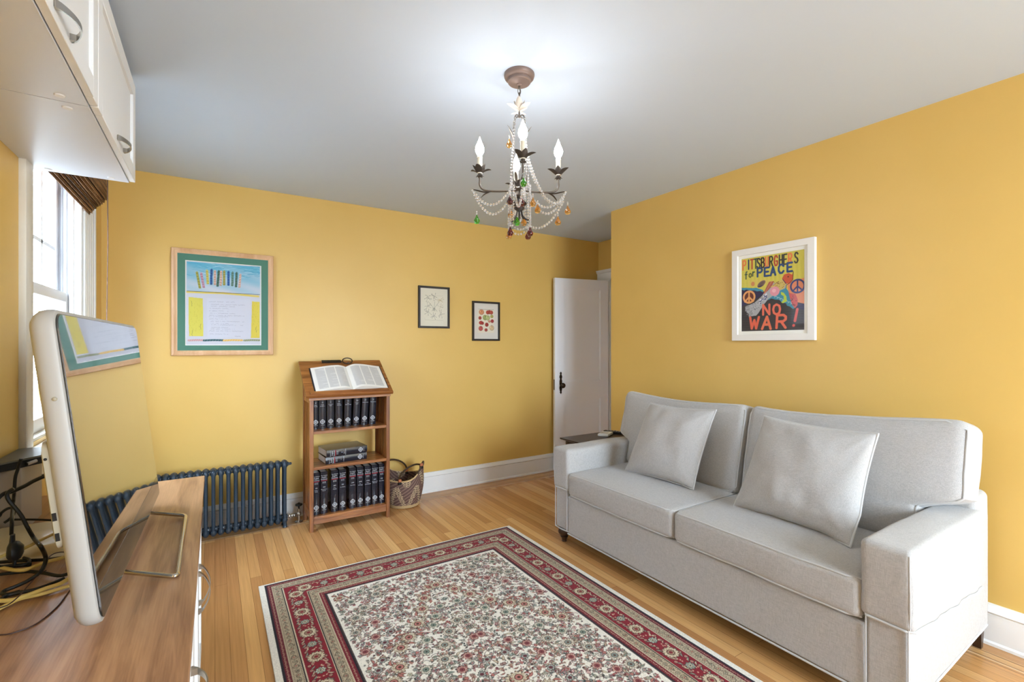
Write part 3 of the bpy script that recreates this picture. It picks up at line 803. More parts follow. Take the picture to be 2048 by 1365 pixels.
# cables
M['blackcable'] = mat('black_cable', rgb(20,22,20), .45)
M['yellowcable'] = mat('yellow_cable', rgb(206,176,96), .5)
M['browncable'] = mat('thin_brown_cable', rgb(60,36,30), .5)
def spline(pts, n=10):
    P = [Vector(p) for p in pts]; out = []
    for i in range(len(P)-1):
        a = P[max(i-1,0)]; b = P[i]; c = P[i+1]; d = P[min(i+2, len(P)-1)]
        for k in range(n):
            t = k/n
            out.append(.5*((2*b)+(c-a)*t+(2*a-5*b+4*c-d)*t*t+(3*b-a-3*c+d)*t**3))
    out.append(P[-1]); return out
CABLES = [
  ('black', 0.0045, [(-0.527, 2.12, 0.983), (-0.534, 2.12, 0.952), (-0.54, 2.12, 0.926), (-0.542, 2.12, 0.894), (-0.543, 2.12, 0.87), (-0.545, 2.12, 0.839), (-0.496, 1.92, 0.844), (-0.497, 1.92, 0.801)], 'thick black power lead hanging from the laptop to an inline plug'),
  ('black', 0.0055, [(-0.424, 1.95, 0.955), (-0.43, 1.95, 0.954), (-0.439, 1.95, 0.951), (-0.46, 1.95, 0.941), (-0.476, 1.95, 0.931), (-0.503, 1.95, 0.918), (-0.528, 1.95, 0.908)], 'black cable with a plug running up to the side of the display'),
  ('black', 0.005, [(-0.492, 1.92, 0.933), (-0.502, 1.92, 0.926), (-0.506, 1.92, 0.915), (-0.502, 1.92, 0.9), (-0.492, 1.92, 0.881), (-0.477, 1.92, 0.852), (-0.464, 1.92, 0.815), (-0.45, 1.92, 0.779), (-0.404, 1.775, 0.8), (-0.401, 1.807, 0.76), (-0.4, 1.8, 0.74), (-0.403, 1.768, 0.73), (-0.419, 1.754, 0.72), (-0.439, 1.741, 0.715), (-0.46, 1.731, 0.712), (-0.46, 1.718, 0.71), (-0.448, 1.705, 0.71), (-0.427, 1.709, 0.71)], 'thick black cable drooping into a loop behind the display'),
  ('black', 0.0035, [(-0.625, 2.262, 0.76), (-0.569, 2.232, 0.76), (-0.512, 2.196, 0.76), (-0.443, 2.142, 0.76)], 'straight black lead crossing above the cream box'),
  ('black', 0.004, [(-0.576, 2.1, 0.809), (-0.565, 2.1, 0.823), (-0.554, 2.1, 0.832), (-0.544, 2.1, 0.833), (-0.538, 2.1, 0.822), (-0.54, 2.1, 0.809), (-0.549, 2.1, 0.798), (-0.559, 2.1, 0.79)], 'small black cable loop at the left edge above the cream box'),
  ('black', 0.005, [(-0.453, 1.647, 0.712), (-0.449, 1.69, 0.712), (-0.424, 1.697, 0.712), (-0.396, 1.696, 0.712), (-0.366, 1.714, 0.712), (-0.348, 1.734, 0.712)], 'black cable lying nearest the front on the worktop behind the display'),
  ('black', 0.0045, [(-0.511, 1.859, 0.714), (-0.471, 1.847, 0.714), (-0.438, 1.833, 0.714), (-0.4, 1.798, 0.714), (-0.366, 1.76, 0.714), (-0.348, 1.756, 0.714), (-0.342, 1.772, 0.714)], 'black cable lying flat with a curl near the display'),
  ('black', 0.0045, [(-0.534, 1.941, 0.722), (-0.49, 1.921, 0.722), (-0.443, 1.898, 0.722), (-0.408, 1.884, 0.722), (-0.366, 1.877, 0.722)], 'black cable lying straight towards the middle of the display'),
  ('black', 0.004, [(-0.513, 1.875, 0.73), (-0.486, 1.865, 0.73), (-0.457, 1.851, 0.73), (-0.448, 1.863, 0.73), (-0.453, 1.888, 0.73), (-0.47, 1.913, 0.73)], 'black cable with a tight bend beside the inline plug'),
  ('yellow', 0.0045, [(-0.506, 1.838, 0.765), (-0.493, 1.855, 0.765), (-0.465, 1.883, 0.765), (-0.438, 1.947, 0.765), (-0.409, 2.005, 0.765)], 'upper yellow cable rising to the side of the display'),
  ('yellow', 0.005, [(-0.498, 1.865, 0.726), (-0.467, 1.832, 0.726), (-0.443, 1.82, 0.726), (-0.424, 1.84, 0.726), (-0.407, 1.854, 0.726), (-0.384, 1.862, 0.726), (-0.366, 1.874, 0.726)], 'middle yellow cable curving across the black ones'),
  ('yellow', 0.005, [(-0.457, 1.662, 0.716), (-0.434, 1.65, 0.716), (-0.419, 1.648, 0.716), (-0.397, 1.662, 0.716), (-0.373, 1.679, 0.716), (-0.347, 1.693, 0.716), (-0.33, 1.726, 0.716)], 'lower yellow cable nearest the front of the tangle'),
  ('yellow', 0.0045, [(-0.447, 1.624, 0.708), (-0.435, 1.642, 0.708), (-0.416, 1.665, 0.708), (-0.38, 1.667, 0.708), (-0.349, 1.677, 0.708), (-0.323, 1.687, 0.708)], 'yellow cable lying under the tangle and coming out towards the left'),
  ('brown', 0.0016, [(-0.412, 1.499, 0.702), (-0.392, 1.49, 0.702), (-0.373, 1.493, 0.702), (-0.355, 1.504, 0.702), (-0.341, 1.532, 0.702), (-0.329, 1.583, 0.702), (-0.325, 1.638, 0.702), (-0.322, 1.689, 0.702)], 'long thin brown wire curving alone across the bare worktop'),
  ('brown', 0.0014, [(-0.399, 1.812, 0.745), (-0.397, 1.847, 0.745), (-0.387, 1.86, 0.745), (-0.373, 1.855, 0.745), (-0.359, 1.838, 0.745)], 'short thin brown wire arching at the back of the display'),
  ('brown', 0.0014, [(-0.436, 1.59, 0.724), (-0.421, 1.601, 0.724), (-0.413, 1.635, 0.724), (-0.41, 1.696, 0.724), (-0.406, 1.762, 0.724), (-0.395, 1.788, 0.724)], 'thin brown wire crossing the tangle diagonally'),
]
PLUG = [(-0.479, 1.86, 0.817), (-0.48, 1.86, 0.797), (-0.474, 1.86, 0.777), (-0.474, 1.86, 0.749)]

for kind, r_, pts, lab in CABLES:
    pts = [(max(p[0], XL+.008), p[1], max(p[2], DZT+r_+.0003)) for p in pts]
    if pts[0][0] < -.40 and 'power lead' not in lab and 'drooping' not in lab and 'short' not in lab:
        d = (Vector(pts[0])-Vector(pts[1])).normalized(); q = Vector(pts[0])+d*.16
        pts = [(max(q.x, XL+.012), q.y, pts[0][2])] + pts
    if 'plug running' in lab:
        q = Vector(pts[-1])+Vector((-.03, -.10, -.06)); pts = pts + [(max(q.x, XL+.012), q.y, q.z)]
    m = Mesh(); m.tube(spline(pts, 8), r_, 8)
    if 'plug running' in lab: m.bbox(pts[0][0]-.030, pts[0][0]+.002, pts[0][1]-.012, pts[0][1]+.010, pts[0][2]-.009, pts[0][2]+.007, .003)
    o = m.build('cable', M[kind+'cable'], None, pts[len(pts)//2]); tag(o, lab, 'cable', 'cables behind the display')
pg = empty('inline_plug', PLUG[2]); tag(pg, 'black inline power plug hanging in front of the cream box', 'plug')
m = Mesh(); P_ = [Vector(p) for p in PLUG]
m.tube([P_[0], P_[1], P_[1]+(P_[2]-P_[1])*.35, P_[2], P_[2]+(P_[3]-P_[2])*.6, P_[3]], .01, 12, rs=[.009,.011,.022,.030,.030,.022], flat=.55)
m.build('plug_body', M['blackplastic'], pg)
m = Mesh(); m.tube([P_[3], P_[3]+Vector((-.002,0,-.02)), P_[3]+Vector((.03,.01,-.028))], .006, 8); m.build('plug_lead', M['blackcable'], pg)
# ================================================================== RUG
RX_0, RX_1, RY_1, RY_0 = .204, 1.842, 2.949, .56
RW, RH = RX_1-RX_0, RY_1-RY_0
IV, DKN, RED, BGE, TAN, GRN, ROS, BRN, GRY = (226,220,207), (34,26,34), (128,22,36), (176,160,134), (202,188,160), (120,136,122), (178,112,104), (84,46,36), (150,150,148)
rug = Canvas(RW, RH, .0026, IV)
A_ = np.minimum(rug.dx*np.arange(rug.nx), RW-rug.dx*np.arange(rug.nx))[None, :] - .016
B_ = np.minimum(rug.dy*np.arange(rug.ny), RH-rug.dy*np.arange(rug.ny))[:, None]
Em = np.minimum(A_, B_)
bands = [(.012,.021,DKN),(.021,.043,(96,20,34)),(.043,.088,BGE),(.088,.092,DKN),(.092,.096,TAN),(.096,.200,RED),(.200,.204,TAN),(.204,.208,DKN),(.208,.250,BGE),(.250,.254,TAN),(.254,.276,(110,20,34)),(.276,.290,DKN),(.290,.296,IV)]
for a, b, c in bands:
    k = (Em >= a) & (Em < b); rug.a[k] = np.array(c)/255.0
rr = random.Random(11)
def flower(cv, cx, cy, R, n, rot, fill, line, core, depth=.28, lw=.0030, sx=1.0):
    w = cv.win(cx-R-.004, cx+R+.004, cy-R-.004, cy+R+.004)
    if w is None: return
    X = (w[2]-cx)/sx; Y = w[3]-cy
    r = np.hypot(X, Y); th = np.arctan2(Y, X)-rot
    edge = R*(1-depth + depth*np.abs(np.cos(n*th/2)))
    cv.put(w, cv.aa(r-edge), line)
    cv.put(w, cv.aa(r-edge+lw), fill)
    if R > .016:
        petal = np.abs(np.sin(n*th/2)) < .16
        cv.put(w, (petal & (r < edge-lw) & (r > .42*R)).astype(float), line, .8)
        cv.put(w, cv.aa(r-.46*R), line); cv.put(w, cv.aa(r-.38*R), core); cv.put(w, cv.aa(r-.17*R), line)
    else:
        cv.put(w, cv.aa(r-.35*R), core)
def leaf(cv, cx, cy, L, W, rot, fill, line, bend=0.3):
    w = cv.win(cx-L, cx+L, cy-L, cy+L)
    if w is None: return
    c, s = math.cos(rot), math.sin(rot)
    u = ((w[2]-cx)*c+(w[3]-cy)*s)/L; v = (-(w[2]-cx)*s+(w[3]-cy)*c)/L - bend*(u*u-.4)
    hw = (W/L)*(1-np.clip(np.abs(u), 0, 1)**1.6)
    ins = np.abs(v)-hw; ins = np.where(np.abs(u) > 1, 1, ins)*L
    cv.put(w, cv.aa(ins), line); cv.put(w, cv.aa(ins+.0022), fill)
def squig(cv, x, y, L, rot, col, wd=.0026):
    pts = []
    k = rr.choice((-1, 1))*rr.uniform(1.5, 4)
    a = rot; px, py = x, y
    for i in range(6):
        pts.append((px, py)); a += k*.18; px += math.cos(a)*L/5; py += math.sin(a)*L/5
    cv.stroke(pts, wd, col)
# --- field (mirrored left/right like the woven original)
fx0, fx1, fy0, fy1 = .016+.300, RW/2, .300, RH-.300
def both(fn, x, y, *a, **k):
    fn(rug, x, y, *a, **k)
def mir(x): return RW-x
spots = []
yy = fy0+.03; row = 0
while yy < fy1:
    xx = fx0+.03+(row % 2)*.055
    while xx < fx1+.02:
        spots.append((xx+rr.uniform(-.022,.022), yy+rr.uniform(-.022,.022))); xx += .11
    yy += .085; row += 1
def infield(x, y, m=.008): return fx0+m < x < RW-fx0-m and fy0+m < y < fy1-m
dark = [(58,50,48), (88,56,46), (70,66,64), (120,40,48), (96,84,72)]
# vines
for _ in range(520):
    x = rr.uniform(fx0+.01, fx1); y = rr.uniform(fy0+.01, fy1-.01); a = rr.uniform(0, 2*PI); L = rr.uniform(.02, .06)
    if infield(x, y, .03):
        st_ = rr.getstate(); k = rr.choice((-1,1))*rr.uniform(1, 4); col = rr.choice(dark)
        for sgn in (1, -1):
            px = x if sgn == 1 else mir(x); py = y; ang = a if sgn == 1 else PI-a; pts = []
            for i in range(7):
                pts.append((px, py)); ang += sgn*k*.16; px += math.cos(ang)*L/6; py += math.sin(ang)*L/6
            rug.stroke(pts, .0026, col, .9)
for _ in range(4200):
    x = rr.uniform(fx0, fx1); y = rr.uniform(fy0, fy1)
    if not infield(x, y): continue
    t = rr.random(); rot = rr.uniform(0, 2*PI)
    if t < .42:
        R = rr.uniform(.0035, .0065); c = rr.choice([(70,60,58),(96,42,46),(120,118,110),(60,66,62),(150,120,100)])
        for X in (x, mir(x)): rug.ell(X, y, R, R*.75, c, rot if X == x else -rot)
    elif t < .75:
        R = rr.uniform(.008, .0125); n = rr.choice((4,5,6)); f = rr.choice([IV, TAN, ROS, GRY, (170,176,168)]); c = rr.choice(dark)
        for X in (x, mir(x)): flower(rug, X, y, R, n, rot, f, c, rr.choice([ROS, (130,60,64), GRN]), .35, .0026)
    else:
        L = rr.uniform(.010, .020); f = rr.choice([TAN, GRN, ROS, (190,186,172)]); c = rr.choice(dark)
        leaf(rug, x, y, L, L*.33, rot, f, c); leaf(rug, mir(x), y, L, L*.33, PI-rot, f, c, -.3)
for i, (x, y) in enumerate(spots):
    if not infield(x, y, .02): continue
    k = (i*7) % 5; rot = rr.uniform(0, 2*PI)
    R = (.040, .026, .030, .020, .036)[k]
    R = min(R, x-fx0-.006, y-fy0-.004, fy1-y-.004)
    if R < .012: continue
    f = ((210,196,168), (196,150,136), (206,198,178), (180,184,172), (214,206,186))[k]; ln = ((92,58,40), (112,56,58), (74,70,62), (60,52,54), (110,74,58))[k]
    n = (11, 9, 8, 7, 13)[k]; core = (ROS, (132,60,64), GRN, (120,52,58), (130,140,132))[k]
    for X, ro in ((x, rot), (mir(x), PI-rot)):
        flower(rug, X, y, R, n, ro, f, tuple(int(v*.75) for v in ln), core, .44 if k in (0, 4) else .34, .0040 if k in (0, 4) else .0032)
        if k in (0, 4):
            for s in (-1, 1):
                leaf(rug, X+math.cos(ro+s*1.2)*R*1.25, y+math.sin(ro+s*1.2)*R*1.25, R*.55, R*.18, ro+s*1.9, GRN if k else ROS, ln, .3*s)
# --- borders: a helper that walks every side at distance e from the edge
def walk(e, step, fn, off=0.0):
    x0, x1, y0, y1 = .016+e, RW-.016-e, e, RH-e
    for (ax, ay, bx, by, rot) in ((x0,y0,x1,y0,0), (x1,y0,x1,y1,PI/2), (x1,y1,x0,y1,PI), (x0,y1,x0,y0,-PI/2)):
        L = math.hypot(bx-ax, by-ay); n = max(1, int(round(L/step)))
        for i in range(n):
            t = (i+off)/n; fn(ax+(bx-ax)*t, ay+(by-ay)*t, rot, i)
# main red border
def red_small(x, y, rot, i):
    s = .034; px, py = -math.sin(rot), math.cos(rot)
    for sg in (-1, 1):
        X = x+px*s*sg*rr.uniform(.7,1.05); Y = y+py*s*sg*rr.uniform(.7,1.05)
        if i % 2: flower(rug, X, Y, .0095, 6, rr.uniform(0,3), (206,188,158), (70,20,26), (150,60,60), .3, .0026)
        else: leaf(rug, X, Y, .018, .0056, rot+sg*.6+rr.uniform(-.4,.4), rr.choice([(200,182,150), (140,148,130), (190,150,130)]), (62,22,26), .4*sg)
walk(.148, .017, red_small)
def red_dots(x, y, rot, i): rug.ell(x+rr.uniform(-.03,.03), y+rr.uniform(-.03,.03), .004, .003, (206,180,150), rr.uniform(0,3))
walk(.148, .008, red_dots)
def palm(x, y, rot, i):
    if i % 2 == 0:
        flower(rug, x, y, .040, 13, rot, (204,190,160), (58,34,30), (178,162,132), .26, .0032)
        flower(rug, x, y, .019, 8, rot+.3, (170,150,120), (90,30,34), (150,40,50), .3, .0026)
    else:
        flower(rug, x, y, .024, 8, rot, (176,184,168), (40,40,36), (196,186,160), .34, .0030)
walk(.148, .098, palm, .5)
# beige guard borders
for e in (.066, .229):
    def scroll(x, y, rot, i):
        flower(rug, x, y, .0105, 6, rot, (196,180,150), (66,52,44), (140,60,56) if i % 2 else (96,100,88), .32, .0026)
        for sg in (-1, 1):
            squig(rug, x+math.cos(rot)*.016, y+math.sin(rot)*.016, .022, rot+sg*1.3, (74,60,50))
    walk(e, .032, scroll, .5)
    walk(e-.016, .011, lambda x, y, rot, i: rug.ell(x, y, .0028, .0016, (84,66,54), rot+.6))
    walk(e+.016, .011, lambda x, y, rot, i: rug.ell(x, y, .0028, .0016, (84,66,54), rot-.6))
for e in (.032, .265):
    walk(e, .0155, lambda x, y, rot, i: leaf(rug, x, y, .0078, .0028, rot+(.9 if i % 2 else -.9), (208,190,160), (150,110,90), .4))
    walk(e, .0155, lambda x, y, rot, i: rug.ell(x, y, .0022, .0022, (190,150,130)), .5)
walk(.286, .006, lambda x, y, rot, i: rug.ell(x, y, .0012, .0012, (150,130,110)))
rug.speckle(.16, 3)
M['rug'] = vcol_mat('woven_rug_pile', .95, .1, bump=(420, .5), sheen=.1)
ro = rug.build('area_rug', M['rug'], None, (RX_0, RY_0, .009), (1,0,0), (0,1,0), loc=(RX_0+RW/2, RY_0+RH/2, 0), skirt=.0085)
tag(ro, 'ivory floral oriental rug with dark red patterned border on the oak floor', 'rug')

# ================================================================== SOFA
def fabric(name, c1, c2):
    m = bpy.data.materials.new(name); m.use_nodes = True
    nt = m.node_tree; b = nt.nodes['Principled BSDF']; L = nt.links.new
    b.inputs['Roughness'].default_value = .9; b.inputs['Specular IOR Level'].default_value = .2; b.inputs['Sheen Weight'].default_value = .25
    tc = nt.nodes.new('ShaderNodeTexCoord'); outs = []
    for sc in ((900, 45, 900), (60, 1000, 1000), (800, 800, 55)):
        mp = nt.nodes.new('ShaderNodeMapping'); mp.inputs['Scale'].default_value = sc
        nz = nt.nodes.new('ShaderNodeTexNoise'); nz.inputs['Scale'].default_value = 1.0; nz.inputs['Detail'].default_value = 3
        L(tc.outputs['Object'], mp.inputs['Vector']); L(mp.outputs[0], nz.inputs['Vector']); outs.append(nz.outputs['Fac'])
    a = nt.nodes.new('ShaderNodeMath'); L(outs[0], a.inputs[0]); L(outs[1], a.inputs[1])
    a2 = nt.nodes.new('ShaderNodeMath'); L(a.outputs[0], a2.inputs[0]); L(outs[2], a2.inputs[1])
    mr = nt.nodes.new('ShaderNodeMapRange'); mr.inputs['From Min'].default_value = 1.25; mr.inputs['From Max'].default_value = 1.75; L(a2.outputs[0], mr.inputs['Value'])
    mx = nt.nodes.new('ShaderNodeMix'); mx.data_type = 'RGBA'; mx.inputs['A'].default_value = c1; mx.inputs['B'].default_value = c2
    L(mr.outputs[0], mx.inputs['Factor']); L(mx.outputs['Result'], b.inputs['Base Color'])
    bp = nt.nodes.new('ShaderNodeBump'); bp.inputs['Strength'].default_value = .25; bp.inputs['Distance'].default_value = .0008
    L(mr.outputs[0], bp.inputs['Height']); L(bp.outputs[0], b.inputs['Normal'])
    return m
M['linen'] = fabric('light_grey_linen', rgb(165,162,159), rgb(195,192,189))
M['welt'] = mat('light_grey_welt', rgb(194,193,191), .85, bump=(500,.2,(1,1,1)))
M['legwood'] = mat('dark_turned_wood', rgb(62,42,28), .35)

def pad(hx, hy, hz, r, n=16, bulge=(0,0,0), wob=.002, seed=0, wsc=5.0, warp=None):
    """upholstered block: half sizes, rounding, outward bulge per axis, soft wobble; local coordinates"""
    def ticks(h):
        inner = h-r
        a = [-h + r*(1-math.cos(PI/2*i/4)) if False else -h + r*i/4 for i in range(4)]
        mid = [-inner + 2*inner*i/n for i in range(n+1)]
        return a + mid + [-t for t in reversed(a)]
    tx, ty, tz = ticks(hx), ticks(hy), ticks(hz)
    H = (hx, hy, hz); vs = []; fs = []; idx = {}
    def P(q):
        c = [max(-(H[i]-r), min(H[i]-r, q[i])) for i in range(3)]
        d = Vector((q[0]-c[0], q[1]-c[1], q[2]-c[2]))
        if d.length > 1e-9:
            # map the square corner zone on to the round
            m_ = max(abs(d.x), abs(d.y), abs(d.z)); d = d.normalized()*m_
        p = Vector(c)+d
        u = [p[i]/H[i] for i in range(3)]
        for i in range(3):
            if bulge[i]:
                o = [k for k in range(3) if k != i]
                p[i] += bulge[i]*u[i]*(1-u[o[0]]**2)*(1-u[o[1]]**2) if True else 0
        if wob:
            nv = mnoise.noise_vector(Vector((p[0]*wsc+seed*7.3, p[1]*wsc, p[2]*wsc)))
            p += Vector(nv)*wob
            nv = mnoise.noise_vector(Vector((p[0]*wsc*3+seed*3.1, p[1]*wsc*3, p[2]*wsc*3)))
            p += Vector(nv)*wob*.3
        return warp(p) if warp else p
    def V(q):
        k = (round(q[0],5), round(q[1],5), round(q[2],5))
        if k not in idx: idx[k] = len(vs); vs.append(P(q))
        return idx[k]
    T = (tx, ty, tz)
    for ax in range(3):
        a, b = [(1,2),(2,0),(0,1)][ax]
        for sg in (-1, 1):
            for i in range(len(T[a])-1):
                for j in range(len(T[b])-1):
                    q = []
                    for (di, dj) in ((0,0),(1,0),(1,1),(0,1)):
                        p = [0,0,0]; p[ax] = sg*H[ax]; p[a] = T[a][i+di]; p[b] = T[b][j+dj]; q.append(V(p))
                    if sg < 0: q.reverse()
                    fs.append(tuple(q))
    return vs, fs, P
def seam_loop(hx, hy, hz, r, P, axis=2, side=1, n=26, lift=.004):
    """welt that follows the rounded edge of a pad around the given face"""
    H = [hx, hy, hz]; o = [k for k in range(3) if k != axis]; a, b = o
    pts = []; k45 = r*(1-.7071)
    def add(u, v):
        q = [0,0,0]; q[axis] = side*H[axis]; q[a] = u; q[b] = v; pts.append(q)
    ha, hb = H[a], H[b]
    cr = r*.9
    def edge(u0, v0, u1, v1, m):
        for i in range(m): add(u0+(u1-u0)*i/m, v0+(v1-v0)*i/m)
    edge(-ha+cr, -hb, ha-cr, -hb, n); edge(ha, -hb+cr, ha, hb-cr, n); edge(ha-cr, hb, -ha+cr, hb, n); edge(-ha, hb-cr, -ha, -hb+cr, n)
    out = []
    for q in pts:
        p = P(q); nrm = Vector((0,0,0)); nrm[axis] = side*.7
        if abs(q[a]) > ha-1e-6: nrm[a] = math.copysign(.7, q[a])
        if abs(q[b]) > hb-1e-6: nrm[b] = math.copysign(.7, q[b])
        out.append(p+nrm*lift*.6)
    return out
def put(m, vs, fs, c, R=None, mi=0):
    c = Vector(c)
    m.add([(R @ v if R is not None else v)+c for v in vs], fs, mi, True)
def tr(pts, c, R=None):
    c = Vector(c); return [(R @ Vector(p) if R is not None else Vector(p))+c for p in pts]

SX0, SX1, SYN, SYF = 1.985, 2.88, .612, 2.588
AW = .148
sofa = empty('sofa', (2.43, 1.60, 0)); tag(sofa, 'light grey linen two-seat sofa with rolled-over arm covers against the right wall', 'sofa')
# base
vs, fs, P = pad((SX1-SX0)/2-.004, (SYF-SYN)/2-AW+.012, .125, .012, 14, (0,0,0), .0015, 1)
m = Mesh(); put(m, vs, fs, ((SX0+SX1)/2+.004, 1.60, .213)); base = m.build('base', M['linen'], sofa)
m = Mesh(); m.tube([(SX0+.003, SYN+AW-.004, .090), (SX0+.001, 1.6, .088), (SX0+.003, SYF-AW+.004, .090)], .0045, 8); m.build('piping', M['welt'], base)
m = Mesh(); m.bbox(SX0+.05, SX1-.02, SYN+.05, SYF-.05, .075, .095, .005); m.build('dust_cover', M['dark'], sofa)
# back frame
vs, fs, P = pad(.085, (SYF-SYN)/2-.01, .31, .03, 14, (0,0,0), .002, 2)
m = Mesh(); put(m, vs, fs, (SX1-.075, 1.60, .40)); m.build('back_frame', M['linen'], sofa)
# arms with their loose covers
for s_, y0 in ((1, SYN), (-1, SYF-AW)):
    yc = y0+AW/2
    vs, fs, P = pad((SX1-SX0)/2-.006, AW/2-.009, .257, .014, 12, (0,0,0), .0015, 3+s_, 5, lambda p: Vector((p.x, p.y, p.z+max(0, -p.z/.257)*.022*(p.x/.45+1)/2)))
    m = Mesh(); put(m, vs, fs, ((SX0+SX1)/2+.002, yc, .357)); arm = m.build('arm', M['linen'], sofa)
    m = Mesh()
    yo = y0-.001 if s_ > 0 else y0+AW+.001; yi = y0+AW+.001 if s_ > 0 else y0-.001
    for yy_ in (y0+.012, y0+AW-.012): m.tube([(SX0+.003, yy_, .10), (SX0+.002, yy_, .39)], .0028, 8)
    m.tube([(SX0+.01, y0+AW-.005, .099), (SX0+.002, yc, .099), (SX0+.006, y0+.012, .100), (SX0+.4, y0+.010, .111), (SX1-.02, y0+.011, .122)] if s_ > 0 else [(SX0+.01, y0+.005, .099), (SX0+.002, yc, .099), (SX0+.006, y0+AW-.012, .100), (SX1-.02, y0+AW-.011, .122)], .0045, 8)
    m.build('piping', M['welt'], arm)
    hxc = (SX1-SX0)/2-.05; zt, zb = .648, .372
    def wr(p, s_=s_):
        t = (zt-zb)/2
        low = max(0, min(1, (t-p.z)/(2*t)))
        # hem drops towards the back; folds in the outer skirt
        outside = (-s_*p.y) > 0
        p = p.copy()
        p.z -= low*.055*(p.x+hxc)/(2*hxc)
        if outside: p.y += -s_*low*(.003*math.sin(p.x*26+1)+.002*math.sin(p.x*55)+.002)*max(0, min(1, (p.x+hxc)/.3))
        return p
    vs, fs, P = pad(hxc, AW/2+.006, (zt-zb)/2, .024, 22, (0,0,.006), .0035, 9+s_, 6, wr)
    cc = ((SX0-.006)+hxc, yc, (zt+zb)/2)
    m = Mesh(); put(m, vs, fs, cc); cover = m.build('arm_cover', M['linen'], sofa)
    lp_ = seam_loop(hxc, AW/2+.006, (zt-zb)/2, .024, P, 2, -1, 30, .007)
    m = Mesh(); m.tube(tr(lp_, cc), .0048, 8, closed=True)
    sm_ = [P((-hxc, (1 if s_ > 0 else -1)*(-AW/2+.004), -(zt-zb)/2*t)) + Vector((-.0005,0,0)) for t in (-.9,-.5,0,.5,.95)]
    m.tube(tr(sm_, cc), .0026, 6)
    m.build('hem_piping', M['welt'], cover)
# seat cushions
def seat(y0, y1, seed):
    hx, hy, hz, r = .36, (y1-y0)/2, .076, .026
    def wr(p): p = p.copy(); p.x -= .006*(1-(p.y/hy)**2); return p
    vs, fs, P = pad(hx, hy, hz, r, 20, (.004, 0, .016), .0035, seed, 5, wr)
    c = (SX0-.004+hx, (y0+y1)/2, .421)
    m = Mesh(); put(m, vs, fs, c); o = m.build('seat_cushion', M['linen'], sofa)
    m = Mesh()
    for sd in (-1, 1): m.tube(tr(seam_loop(hx, hy, hz, r, P, 2, sd, 30, .002), c), .0046, 8, closed=True)
    m.build('piping', M['welt'], o)
seat(1.592, SYF-AW-.002, 21); seat(SYN+AW+.002, 1.588, 22)
# back cushions, stepping out over the arms
RB = Matrix.Rotation(math.radians(12), 3, 'Y')
def backc(y0, y1, near, seed):
    hx, hy, hz, r = .088, (y1-y0)/2, .262, .042
    zs = -.085
    def wr(p):
        p = p.copy(); t = max(0, min(1, (p.z-zs+.015)/.06)); t = t*t*(3-2*t)
        ext = .150 if near else .100
        if near: k = (hy-p.y)/(2*hy)
        else: k = (p.y+hy)/(2*hy)
        k = max(0, k)
        p.y += (-1 if near else 1)*ext*t*k**2.2
        # sagging top line
        tt = max(0, (p.z+hz)/(2*hz))
        p.z += tt*(.010*math.cos(p.y*4.2+(.6 if near else 2.4)) - .006)
        if near: p.z += tt*(.020*max(0, (p.y-hy*.4)/(hy*.6))**2 + .034*max(0, (-p.y)/hy)**1.5)
        else: p.z += tt*.014*max(0, (p.y-hy*.2)/(hy*.8))
        # tired corners
        if near and p.z > hz*.4:
            a = max(0, (-p.y-hy-.04)/.12); p.z -= .010*a*a
        return p
    vs, fs, P = pad(hx, hy, hz, r, 22, (.036, 0, 0), .005, seed, 5, wr)
    c = (2.645, (y0+y1)/2, .727)
    m = Mesh(); put(m, vs, fs, c, RB); o = m.build('back_cushion', M['linen'], sofa)
    m = Mesh()
    for sd in (-1, 1): m.tube(tr(seam_loop(hx, hy, hz, r, P, 0, sd, 34, .002), c, RB), .0048, 8, closed=True)
    m.build('piping', M['welt'], o)
backc(1.572, SYF-AW-.004, False, 31); backc(SYN+AW+.002, 1.560, True, 32)
# legs
def turned(x, y):
    m = Mesh(); m.lathe([(.016,0),(.018,.006),(.015,.010),(.022,.026),(.028,.036),(.022,.040),(.029,.047),(.039,.058),(.042,.070),(.039,.082),(.034,.094)], (x, y, 0), 20)
    m.build('leg', M['legwood'], sofa)
turned(SX0+.045, SYF-.055); turned(SX0+.045, SYN+.055)
for y in (SYN+.045, SYF-.045):
    m = Mesh(); x = SX1-.03
    vs = [(x-.012+.03,y-.014,0),(x+.012+.03,y-.014,0),(x+.012+.03,y+.014,0),(x-.012+.03,y+.014,0),(x-.024,y-.024,.125),(x+.024,y-.024,.125),(x+.024,y+.024,.125),(x-.024,y+.024,.125)]
    m.add(vs, [(3,2,1,0),(4,5,6,7),(0,1,5,4),(1,2,6,5),(2,3,7,6),(3,0,4,7)]); m.build('leg', M['legwood'], sofa)

